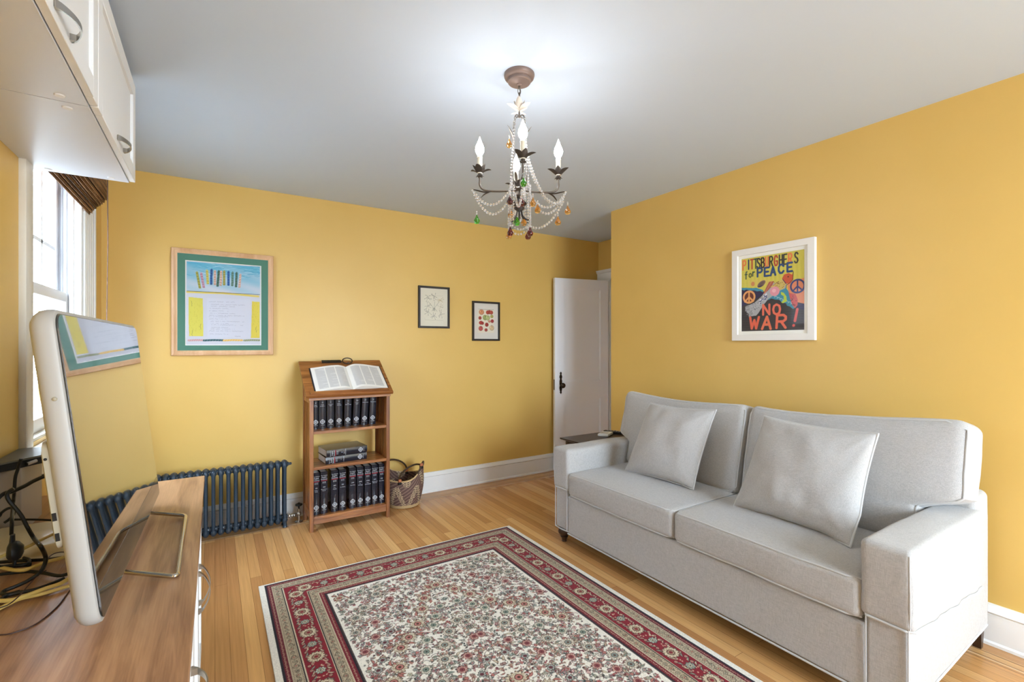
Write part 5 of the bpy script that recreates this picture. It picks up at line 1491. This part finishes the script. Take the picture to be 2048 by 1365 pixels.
# --- dictionary volumes
M['jacket'] = mat('dark_navy_jacket', rgb(26,28,40), .22, coat=.4)
M['silver'] = mat('silver_lettering', rgb(206,208,212), .5)
M['redline'] = mat('red_spine_line', rgb(176,34,48), .5)
BT, BHH, BD = .050, .306, .225
def vol_letters(num, rng, w):
    """spine lettering in the x/z plane, facing -y, origin at the spine's bottom centre"""
    m = Mesh()
    def txt(s, size, z, mi=0, maxw=.044):
        vs, fs = text_mesh(s, size)
        if not vs: return
        x0 = min(v.x for v in vs); x1 = max(v.x for v in vs); k = min(1, maxw/(x1-x0+1e-6))
        m.add([(v.x*k, -.0006, z+v.y) for v in vs], fs, mi)
    txt('The Oxford', .0095, .279, 0); txt('English', .0125, .266, 0); txt('Dictionary', .0125, .252, 0)
    m.box(-w/2+.002, w/2-.002, -.0006, 0, .2400, .2435, 1)
    txt('SECOND', .0062, .232, 0, .03); txt('EDITION', .0062, .2245, 0, .03)
    txt(num, .0125, .194, 0, .03)
    if len(rng) > 10 and '\u2013' in rng:
        a, b = rng.split('\u2013'); txt(a+'\u2013', .0085, .178, 0); txt(b, .0085, .168, 0)
    else: txt(rng, .0085, .176, 0)
    # publisher's round device: ring, inner ring and quarters
    for (r0, r1) in ((.0165, .0135), (.0105, .0085), (.0045, .0)):
        vs = []; fs = []; n = 20
        for k in range(n):
            a = 2*PI*k/n; s = 1+.07*math.cos(4*a)
            vs += [(r0*s*math.cos(a), -.0006, .052+r0*s*math.sin(a)), (r1*math.cos(a), -.0006, .052+r1*math.sin(a))]
        fs = [(2*k, 2*k+1, 2*((k+1)%n)+1, 2*((k+1)%n)) for k in range(n)]; m.add(vs, fs, 0)
    for k in range(8):
        a = PI/4*k+PI/8; d = Vector((math.cos(a), 0, math.sin(a))); e = Vector((-math.sin(a), 0, math.cos(a)))*.0009
        p = [d*.0075+e, d*.0145+e, d*.0145-e, d*.0075-e]; m.add([(q.x, -.0006, .052+q.z) for q in p], [(0,1,2,3)], 0)
    txt('OXFORD', .0075, .027, 0, .03)
    return m
def body_mesh(w):
    m = Mesh(); n = 8; c = .0022
    # rounded spine + boards
    sp = [(-w/2 + w*i/n, .004*(1-math.sin(PI*i/n))) for i in range(n+1)]
    out = sp + [(w/2, BD)] + [(w/2-c, BD)] + [(w/2-c, .010)] + [(-w/2+c, .010)] + [(-w/2+c, BD)] + [(-w/2, BD)]
    b = [(x, y) for x, y in out]
    m.prism(b, 'z', 0, BHH, 0, False); return m
def block_mesh(w): return Mesh().box(-w/2+.0025, w/2-.0025, .012, BD-.006, .004, BHH-.004)
def shift(m, T):
    m.v = [tuple(T @ Vector(p)) for p in m.v]; return m
def book(num, rng, w, T, label, group):
    root = empty('dictionary_volume', T @ Vector((0, .1, 0))); tag(root, label, 'book', group)
    shift(body_mesh(w), T).build('cover', M['jacket'], root)
    shift(block_mesh(w), T).build('page_block', M['paper'], root)
    shift(vol_letters(num, rng, w), T).build('spine_lettering', [M['silver'], M['redline']], root)
D_ = '\u2013'
low = [('XII','Poise'+D_+'Quelt',.608,.648),('XIII','Quemadero'+D_+'Roaver',.656,.704),('XIV','Rob'+D_+'Sequyle',.728,.780),('XV','Ser'+D_+'Soosy',.786,.835),('XVI','Soot'+D_+'Styx',.859,.911),('XVII','Su'+D_+'Thrivingly',.917,.966),('XVIII','Thro'+D_+'Unelucidated',.974,1.022),('XIX','Unemancipated'+D_+'Wau-wau',1.030,1.077),('XX','Wave'+D_+'Zyxt',1.085,1.127)]
ordn = ['first','second','third','fourth','fifth','sixth','seventh','eighth','last']
for i, (n_, r_, a, b) in enumerate(low):
    if i == 0: a = b-.046
    T = Matrix.Translation(((a+b)/2, 3.655+.003*((i*5) % 3), .1065))
    book(n_, r_, min(b-a, .050), T, 'navy dictionary volume %s, %s from the left on the bottom shelf' % (n_, ordn[i]), 'dictionary volumes on the bottom shelf')
upp = [('III','Cham'+D_+'Creeky',.580,.622,0),('IV','Creel'+D_+'Duzepere',.645,.694,0),('V','Dvandva'+D_+'Follis',.702,.752,0),('VI','Follow'+D_+'Haswed',.762,.811,0),('VII','Hat'+D_+'Intervacuum',.824,.874,1.2),('VIII','Interval'+D_+'Looie',.886,.935,2.6),('IX','Look'+D_+'Mouke',.948,.997,3.0),('X','Moul'+D_+'Ovum',1.009,1.060,2.4)]
for i, (n_, r_, a, b, lean) in enumerate(upp):
    if i == 0: a = .604; b = .642-.002
    a *= 1.0095; b *= 1.0095
    T = Matrix.Translation((a, 3.699+.0015*((i*3) % 3), .7245 + .0002)) @ Matrix.Rotation(math.radians(lean), 4, 'Y') @ Matrix.Translation(((b-a)/2, 0, math.tan(math.radians(lean))*(b-a)*1.0))
    vw = min(b-a, .050)
    BHH_keep = BHH
    book(n_, r_, vw, T, 'navy dictionary volume %s, %s from the left on the upper shelf' % (n_, ordn[i]), 'dictionary volumes on the upper shelf')
for k, (n_, r_, dx, z, lab) in enumerate((('I','A'+D_+'Bazouki',.690,.4645,'navy dictionary volume lying flat on the middle shelf, lower of the two'),('II','B.B.C.'+D_+'Chalypsography',.697,.5165,'navy dictionary volume lying flat on the middle shelf, on top of the other'))):
    rz = math.radians(4 if k == 0 else 6)
    T = Matrix.Translation((dx, 3.655, z+.025)) @ Matrix.Rotation(rz, 4, 'Z') @ Matrix.Translation((BHH, 0, 0)) @ Matrix.Rotation(math.radians(-90), 4, 'Y')
    book(n_, r_, .050, T, lab, 'dictionary volumes lying on the middle shelf')

# ================================================================== BASKET
M['weave'] = vcol_mat('woven_straw', .75, .2)
M['leather'] = mat('brown_leather_handle', rgb(70,52,36), .5)
M['tan'] = mat('tan_leather_tab', rgb(176,104,64), .55)
M['rimstraw'] = mat('straw_rim', rgb(206,176,128), .7)
bk_ = empty('woven_basket', (1.352, 3.84, 0)); tag(bk_, 'round woven straw basket with leather handles on the floor beside the bookcase', 'basket')
BC = Vector((1.352, 3.845, 0)); na, nz = 200, 84
AX = math.radians(-32)     # lobes of the rim lie along this direction
def rimz(a): return .245 + .100*max(0, math.cos(a-AX))**6 + .055*max(0, math.cos(a-AX-PI))**6 + .012*math.cos(2*(a-AX))
def brad(t): return .128 + .040*math.sin(min(1, t*1.5)*PI/2) - .006*t*t
V_ = []; C_ = []; F_ = []
st_, dk1, dk2, pur = (206,180,136), (58,38,36), (84,62,56), (116,90,84)
for j in range(nz+1):
    t = j/nz
    for i in range(na):
        a = 2*PI*i/na; z = .004+t*(rimz(a)-.004); r = brad(t)
        bmp = .0009*math.sin(j*PI/2)*(1 if i % 2 else -1)
        V_.append((BC.x+(r+bmp)*math.cos(a), BC.y+(r+bmp)*math.sin(a), z))
        # diamonds of dark and pale checks over a fine purple weave
        zz = z/.26; k = (a/(2*PI)*6 + .18) % 1
        zone = abs(((zz*1.25+.1) % 1) - abs(2*k-1)) < .24
        if z < .030: c = st_ if i % 2 else (188,158,112)
        elif zone:
            ci = (int(i/2.5) + int(j/2.6)) % 2; c = (214,190,156) if ci else dk1
        else:
            c = pur if (i+j) % 2 else ((152,126,108) if (i*7+j*3) % 5 < 2 else dk2)
        C_.append(c)
for j in range(nz):
    for i in range(na):
        l = (i+1) % na; F_.append((j*na+i, j*na+l, (j+1)*na+l, (j+1)*na+i))
m = Mesh(); m.v = V_; m.f = F_; m.m = [0]*len(F_); m.s = [True]*len(F_)
o = m.build('basket_body', M['weave'], bk_, sharp=3.2)
ca = o.data.color_attributes.new('pattern', 'FLOAT_COLOR', 'POINT')
ca.data.foreach_set('color', np.concatenate([s2l(np.array(C_)/255.), np.ones((len(C_),1))], 1).astype(np.float32).ravel())
sd = o.modifiers.new('wall', 'SOLIDIFY'); sd.thickness = .006; sd.offset = -1
m = Mesh(); m.lathe([(.001,.002),(.122,.002),(.130,.006),(.128,.012),(.001,.012)], (BC.x, BC.y, 0), 40); m.build('basket_bottom', M['rimstraw'], bk_)
m = Mesh(); m.tube([(BC.x+(brad(1))*math.cos(a), BC.y+(brad(1))*math.sin(a), rimz(a)) for a in [2*PI*i/90 for i in range(90)]], .0058, 8, closed=True); m.build('rim', M['rimstraw'], bk_)
m = Mesh(); aa = [AX-.62+1.24*i/20 for i in range(21)]
m.tube([(BC.x+(brad(1))*math.cos(a), BC.y+(brad(1))*math.sin(a), rimz(a)+.002) for a in aa], .0078, 8); 
m.build('rim_binding', M['leather'], bk_)
def handle_arc(a0, a1, top, lean):
    p0 = Vector((BC.x+brad(1)*math.cos(a0), BC.y+brad(1)*math.sin(a0), rimz(a0))); p1 = Vector((BC.x+brad(1)*math.cos(a1), BC.y+brad(1)*math.sin(a1), rimz(a1)))
    mid = (p0+p1)/2; pts = []
    for i in range(25):
        t = PI*i/24; q = mid + (p0-mid)*math.cos(t)*(1.0+.04*math.sin(t)) + Vector(lean)*math.sin(t) + Vector((0,0,top*math.sin(t)**.8)); pts.append(q)
    m = Mesh(); m.tube(pts, .0075, 8); m.build('handle', M['leather'], bk_)
    for p in (p0, p1):
        m = Mesh(); m.bbox(p.x-.013, p.x+.013, p.y-.010, p.y+.010, p.z-.004, p.z+.022, .004); m.build('handle_tab', M['tan'], bk_)
        m = Mesh(); m.bbox(p.x-.014, p.x+.014, p.y-.012, p.y+.012, p.z-.022, p.z+.002, .005); m.build('handle_binding', M['dark'], bk_)
handle_arc(math.radians(-121), math.radians(-48), .020, (.0, .10, 0))
handle_arc(math.radians(150), math.radians(62), .085, (.0, -.01, 0))

# ================================================================== RADIATOR
M['radpaint'] = mat('slate_blue_radiator_paint', rgb(50,66,80), .32, bump=(35,.3,(1,1,1)), noise_col=(rgb(42,56,70), 6, (1,1,1)))
rad = empty('radiator', (-.06, 3.87, 0)); tag(rad, 'low cast-iron column radiator painted slate blue under the framed certificate', 'radiator')
pitch = .0446; RYF, RYB = 3.832, 3.905
secx = [.437-pitch*k for k in range(23)]
def section(x, last):
    m = Mesh(); zb, zt = (.055, .455)
    for y in (RYF, RYB):
        m.lathe([(.0115,zb),(.0125,zb+.05),(.0125,zt-.04),(.0145,zt)], (x, y, 0), 12, sx=.95, sy=1.15)
    # arched head and foot joining the two columns
    for (z0, up) in ((zt, 1), (zb, -1)):
        pts = [(x, RYF, z0-.01*up), (x, RYF, z0+.008*up), (x, (RYF*3+RYB)/4, z0+.018*up), (x, (RYF+RYB)/2, z0+.02*up), (x, (RYF+3*RYB)/4, z0+.018*up), (x, RYB, z0+.008*up), (x, RYB, z0-.01*up)]
        m.tube(spline(pts, 4), .0165, 10)
        m.ball((x, (RYF+RYB)/2, z0+.012*up), .024, 12, 8)
    # bosses linking to the neighbour
    for z in (zt+.002, zb+.012):
        R = Matrix.Rotation(math.radians(90), 4, 'Y')
        m.lathe([(.017,-pitch/2+.001),(.0205,-.008),(.0205,.008),(.017,pitch/2-.001)], (x, (RYF+RYB)/2, z), 14, 0, R)
    m.ball((x, RYF+.004, zt+.024), .0085, 8, 6)
    if last:
        for y in (RYF, RYB): m.lathe([(.017,0),(.014,.01),(.0125,.03),(.0125,zb+.01)], (x, y, 0), 12)
    return m
proto = section(0, False).build('section', M['radpaint'], rad)
# vertices were laid out round x=0; slide every copy into place
proto.location.x = secx[1]
for k, x in enumerate(secx):
    if k in (0, len(secx)-1): section(x, True).build('section', M['radpaint'], rad)
    elif k > 1:
        c = proto.copy(); COL.objects.link(c); c.parent = rad; c.location.x = x
m = Mesh(); R = Matrix.Rotation(math.radians(90), 4, 'Y')
m.lathe([(.016,0),(.016,.008),(.010,.010),(.010,.024),(.007,.030),(.001,.031)], (secx[0]+.020, (RYF+RYB)/2, .457), 6, 0, R); m.build('end_plug', M['radpaint'], rad)
vx = .540
M['blackmetal'] = mat('black_valve_wheel', rgb(26,24,22), .35, .3)
m = Mesh(); m.tube([(secx[0]+.018, 3.868, .062), (vx-.018, 3.885, .062)], .011, 10); 
for d in (.035, .052, .066): m.lathe([(.016,-.004),(.017,0),(.016,.004)], (secx[0]+d, 3.872, .062), 8, 0, R)
m.tube([(vx, 3.889, .0), (vx, 3.889, .10)], .010, 10); m.ball((vx, 3.889, .062), .018, 12, 8); m.build('valve_body', M['nickel'], rad)
m = Mesh(); m.lathe([(.004,.09),(.006,.118),(.012,.122),(.024,.124),(.027,.130),(.024,.137),(.012,.139),(.006,.146),(.001,.147)], (vx, 3.889, 0), 16, sx=1.0); m.build('valve_wheel', M['blackmetal'], rad)
m = Mesh(); m.lathe([(.030,.0015),(.028,.006),(.012,.010),(.011,.013)], (vx, 3.889, 0), 20); m.build('floor_plate', M['chrome'], rad)
# ================================================================== CHANDELIER
M['canopy'] = mat('brushed_copper_canopy', rgb(128,110,102), .45, .3)
M['iron'] = mat('antique_iron', rgb(104,96,88), .45, .55)
M['ironleaf'] = mat('dark_iron_leaf', rgb(78,72,68), .5, .4)
M['paleflower'] = mat('pale_painted_flower', rgb(206,196,184), .5, .1)
M['candle'] = mat('drip_candle_sleeve', rgb(228,220,200), .5, bump=(60,.6,(1,1,.3)))
M['crystal'] = mat('clear_crystal', (1,1,1,1), .02, trans=.82, ior=1.6)
M['green_c'] = mat('green_crystal', rgb(96,206,60), .02, trans=1.0, ior=1.5)
M['amber_c'] = mat('amber_crystal', rgb(236,178,92), .02, trans=1.0, ior=1.5)
M['plum_c'] = mat('plum_crystal', rgb(126,50,48), .02, trans=1.0, ior=1.5)
M['bulb'] = mat('lit_bulb', (1,1,1,1), .2, emit=((.97, .98, 1.0, 1), BULB_STRENGTH))
CC = Vector((1.122, 1.712, 0)); A0 = math.radians(-32.35+4)
ch = empty('chandelier', (CC.x, CC.y, ZC)); tag(ch, 'four-candle iron chandelier with leaves, clear bead garlands and coloured glass drops', 'chandelier')
def cyl(r, a, z): return Vector((CC.x+r*math.cos(a), CC.y+r*math.sin(a), z))
m = Mesh(); m.lathe([(.066,ZC),(.067,ZC-.006),(.064,ZC-.016),(.058,ZC-.021),(.0505,ZC-.0225),(.0505,ZC-.034),(.047,ZC-.038),(.012,ZC-.043),(.012,ZC-.047),(.008,ZC-.050),(.001,ZC-.05)][::-1], (CC.x, CC.y, 0), 36); m.build('canopy', M['canopy'], ch)
m = Mesh(); R = Matrix.Rotation(math.radians(90), 4, 'X')
m.lathe([(.003,-.048),(.005,-.052),(.005,-.058),(.002,-.060)], (CC.x, CC.y, ZC), 10)
z = ZC-.060; k = 0
while z > 2.405:
    a = A0+(PI/2)*(k % 2)+.3; L = .011; d = Vector((math.cos(a), math.sin(a), 0)); pts = []
    for i in range(14):
        t = 2*PI*i/14; pts.append(cyl(0,0,z-L-.002)+d*(.0065*math.cos(t))+Vector((0,0,(L+.003)*math.sin(t))))
    m.tube(pts, .0017, 6, closed=True); z -= .0195; k += 1
m.tube(spline([cyl(0,0,ZC-.055), cyl(.007,.4,2.45), cyl(.004,2.2,2.43), cyl(0,0,2.385)], 6), .0016, 6)
m.build('chain', M['iron'], ch)
def petal(base, dirv, L, W_, up0, up1, mat_, parent, name, curl=0.0, nseg=7, m=None):
    """one leaf growing from base: starts upward, curls outwards"""
    own = m is None
    if own: m = Mesh()
    dirv = Vector(dirv).normalized(); side = dirv.cross(Vector((0,0,1))).normalized()
    rows = []; p = Vector(base)
    for i in range(nseg+1):
        t = i/nseg; ang = up0+(up1-up0)*t
        w = W_*math.sin(PI*min(1, t*.9+.08))**.8*(1-.25*t) if t < 1 else .0006
        tang = dirv*math.cos(ang)+Vector((0,0,1))*math.sin(ang)
        nrm = dirv*(-math.sin(ang))+Vector((0,0,1))*math.cos(ang)
        rows.append([p+side*w+nrm*(w*.35), p, p-side*w+nrm*(w*.35)]); p = p+tang*(L/nseg)
    vs = [q for r in rows for q in r]; n = len(vs)
    th = Vector((0,0,-.0012)); vs2 = vs+[q+th for q in vs]
    fs = []
    for i in range(nseg):
        for k in range(2):
            a = i*3+k; fs.append((a, a+1, a+4, a+3)); fs.append((n+a+3, n+a+4, n+a+1, n+a))
        for k in (0, 2):
            a = i*3+k; f = (a, a+3, n+a+3, n+a); fs.append(f if k == 0 else f[::-1])
    m.add(vs2, fs, 0, True)
    if own: return m.build(name, mat_, parent)
# flower at the top of the body
m = Mesh()
for k in range(6):
    a = A0+.35+k*PI/3; out = k % 2
    petal(cyl(.004, a, 2.372), (math.cos(a), math.sin(a), 0), .058, .018, .95 if not out else .35, 1.4 if not out else -.15 + .5, None, None, '', m=m)
for k in range(4):
    a = A0+.8+k*PI/2; petal(cyl(.004, a, 2.368), (math.cos(a), math.sin(a), 0), .042, .008, -.15, .45, None, None, '', m=m)
m.build('top_flower', M['paleflower'], ch)
# body: stem and four bowed wires
m = Mesh()
m.tube([cyl(0,0,2.385), cyl(0,0,2.34)], .004, 8)
for k in range(4):
    a = A0+PI/4+k*PI/2
    pts = [cyl(.002,a,2.345), cyl(.018,a,2.348), cyl(.030,a,2.325), cyl(.034,a,2.25), cyl(.040,a,2.15), cyl(.046,a,2.09), cyl(.036,a,2.045), cyl(.012,a,2.026)]
    m.tube(spline(pts, 6), .0026, 8)
m.lathe([(.001,1.985),(.012,1.99),(.020,2.0),(.012,2.008),(.010,2.02),(.018,2.03),(.010,2.038),(.001,2.04)], (CC.x, CC.y, 0), 16)
m.build('body_frame', M['iron'], ch)
m = Mesh()
m.tube([cyl(0,0,2.02), cyl(0,0,1.945)], .006, 8)
m.lathe([(.006,1.99),(.030,1.972),(.033,1.965),(.026,1.958),(.012,1.955),(.024,1.948),(.020,1.94),(.004,1.93)][::-1], (CC.x, CC.y, 0), 18)
m.build('lower_hub', M['ironleaf'], ch)
for k in range(6):
    a = A0+.5+k*PI/3
    m = Mesh(); pts = [cyl(.010,a,1.950), cyl(.012,a,1.925), cyl(.020,a,1.905), cyl(.036,a,1.892), cyl(.050,a,1.890)]
    sp_ = spline(pts, 5); m.tube(sp_, .004, 6, rs=[.003+.002*math.sin(PI*i/(len(sp_)-1)) for i in range(len(sp_))], flat=.5)
    m.build('lower_scroll', M['ironleaf'], ch)
for k, (a, z0, L) in enumerate(((A0+.35, 2.235, .085), (A0+2.7, 2.25, .075), (A0+3.6, 2.22, .07), (A0+1.2, 2.05, .06), (A0+4.2, 2.05, .05))):
    petal(cyl(.03, a, z0), (math.cos(a), math.sin(a), 0), L, .008, 1.45, .9, M['iron'], ch, 'body_leaf')
# arms with cup, candle and bulb
AR = .172
for k in range(4):
    a = A0+k*PI/2
    pts = [cyl(.008,a,2.024), cyl(.05,a,2.020), cyl(.10,a,2.018), cyl(.138,a,2.019), cyl(.160,a,2.026), cyl(.172,a,2.043), cyl(AR,a,2.064), cyl(AR,a,2.082)]
    m = Mesh(); m.tube(spline(pts, 6), .0042, 10); arm = m.build('arm', M['iron'], ch)
    m = Mesh()      # leaf tip running on below the arm
    sp_ = spline([cyl(.115,a,2.017), cyl(.150,a,2.013), cyl(.185,a,2.020), cyl(.205,a,2.024)], 6)
    m.tube(sp_, .003, 6, rs=[.003+.0035*math.sin(PI*i/(len(sp_)-1)) for i in range(len(sp_))], flat=.4)
    sp_ = spline([cyl(.130,a,2.013), cyl(.150,a+.02,2.004), cyl(.168,a+.06,1.985)], 6)
    m.tube(sp_, .003, 6, rs=[.002+.0055*math.sin(PI*i/(len(sp_)-1)) for i in range(len(sp_))], flat=.3)
    m.build('arm_leaf', M['ironleaf'], arm)
    m = Mesh()
    m.lathe([(.003,2.076),(.010,2.079),(.013,2.084),(.008,2.088),(.010,2.094),(.014,2.100)], (cyl(AR,a,0).x, cyl(AR,a,0).y, 0), 14)
    for j in range(6):
        b = a+j*PI/3+.3
        petal(cyl(AR,a,2.090)+Vector((math.cos(b),math.sin(b),0))*.004, (math.cos(b), math.sin(b), 0), .056 if j % 2 else .046, .0165, .75, (.15 if j % 2 else 1.1), None, None, '', m=m)
        petal(cyl(AR,a,2.084)+Vector((math.cos(b+.5),math.sin(b+.5),0))*.004, (math.cos(b+.5), math.sin(b+.5), 0), .014, .0045, -.5, -.1, None, None, '', m=m, nseg=4)
    m.build('flower_cup', M['ironleaf'], arm)
    m = Mesh(); c_ = cyl(AR, a, 0)
    m.lathe([(.011,2.092),(.0105,2.12),(.0112,2.14),(.0108,2.158),(.0125,2.162),(.011,2.166),(.004,2.167)], (c_.x, c_.y, 0), 16)
    m.build('candle_sleeve', M['candle'], arm)
    m = Mesh(); m.lathe([(.006,2.167),(.009,2.172),(.0165,2.184),(.0195,2.196),(.0172,2.210),(.0102,2.226),(.0045,2.240),(.0012,2.250),(.0004,2.253)], (c_.x, c_.y, 0), 16)
    m.build('bulb', M['bulb'], arm)
# bead garlands
def garland(pts, r=.0058, step=.0132, sag=None):
    P_ = [Vector(p) for p in pts]; m = Mesh(); acc = 0; last = P_[0]
    m.ball(last, r, 8, 6)
    for i in range(1, len(P_)):
        seg_ = (P_[i]-P_[i-1]); L = seg_.length; d = 0
        while acc + (L-d) >= step:
            d += step-acc; acc = 0; q = P_[i-1]+seg_*(d/L); m.ball(q, r, 8, 6)
        acc += L-d
    m.tube([P_[0]]+P_[1:], .0005, 4, mi=1)
    return m.build('bead_garland', [M['crystal'], M['nickel']], ch)
def sagline(p, q, s, n=14):
    p = Vector(p); q = Vector(q); return [p+(q-p)*(i/n)+Vector((0,0,-s*4*(i/n)*(1-i/n))) for i in range(n+1)]
for k in range(4):
    a = A0+k*PI/2
    tip = cyl(.203, a, 2.020); body = cyl(.042, a+.5, 2.030); body2 = cyl(.045, a-.5, 2.0)
    garland(sagline(tip, body, .070)); garland(sagline(cyl(.200, a, 2.012), body2, .085))
    # swags from arm to arm
    b = a+PI/2
    low_ = sagline(cyl(.190, a, 1.965), cyl(.190, b, 1.965), .0) if False else None
    hang = cyl(.048, a+PI/4, 0)
    garland(sagline(cyl(.030,a+PI/4,2.33), cyl(.052,a+PI/4,2.02), -.002, 10)[0:], .0054)
    # hanging columns under the body
    garland([cyl(.060,a+PI/4,2.03), cyl(.060,a+PI/4,1.865)], .0056)
    garland([cyl(.052,a+PI/4+.2,2.03), cyl(.054,a+PI/4+.2,1.872)], .0052)
    garland(sagline(cyl(.060,a+PI/4,1.868), cyl(.060,a+3*PI/4,1.868), .026), .0052)
garland(sagline(cyl(.060,A0+PI/4,1.885), cyl(.196,A0,1.985), .055))
garland(sagline(cyl(.036,A0+.2,2.16), cyl(.190,A0,1.975), .075))
garland(sagline(cyl(.034,A0-.6,2.19), cyl(.196,A0-.02,1.99), .095))
# coloured drops
def drop(p, mt, s=1.18):
    p = Vector(p); m = Mesh()
    m.lathe([(.0005,-.026*s),(.008*s,-.0245*s),(.0115*s,-.018*s),(.0115*s,-.013*s),(.0075*s,-.006*s),(.0035*s,.002*s),(.0025*s,.006*s),(.0003,.008*s)], p, 8)
    o = m.build('crystal_drop', mt, ch)
    q = Mesh(); q.ball(p+Vector((0,0,.012*s)), .0036, 8, 6); q.ball(p+Vector((0,0,.019*s)), .003, 8, 6); q.tube([p+Vector((0,0,.006)), p+Vector((0,0,.028))], .0005, 4)
    q.build('drop_link', M['crystal'], o)
G_, AM, PL = M['green_c'], M['amber_c'], M['plum_c']
drop(cyl(.185, A0+PI, 1.905), G_); drop(cyl(.170, A0, 1.905), AM); drop(cyl(.215, A0+.03, 1.955), AM)
drop(cyl(.060, A0+5*PI/4, 1.845), PL); drop(cyl(.060, A0+7*PI/4, 1.845), PL); drop(cyl(.060, A0+3*PI/4, 1.85), AM); drop(cyl(.060, A0+PI/4, 1.85), PL)
drop(cyl(.10, A0-PI/2, 1.955), PL); drop(cyl(.196, A0-PI/2, 2.005), G_); drop(cyl(.196, A0+PI/2, 1.955), G_)
drop(cyl(.05, A0-PI/2-.9, 1.925), AM); drop(cyl(.07, A0-PI/2+.9, 1.972), AM); drop(cyl(.085, A0-PI/2+1.1, 1.945), AM)
drop(cyl(.045, A0+PI-.3, 2.245), AM); drop(cyl(.07, A0-PI/2-.7, 1.975), PL); drop(cyl(.02, A0, 1.90), AM); drop(cyl(.02, A0+2, 1.905), G_)
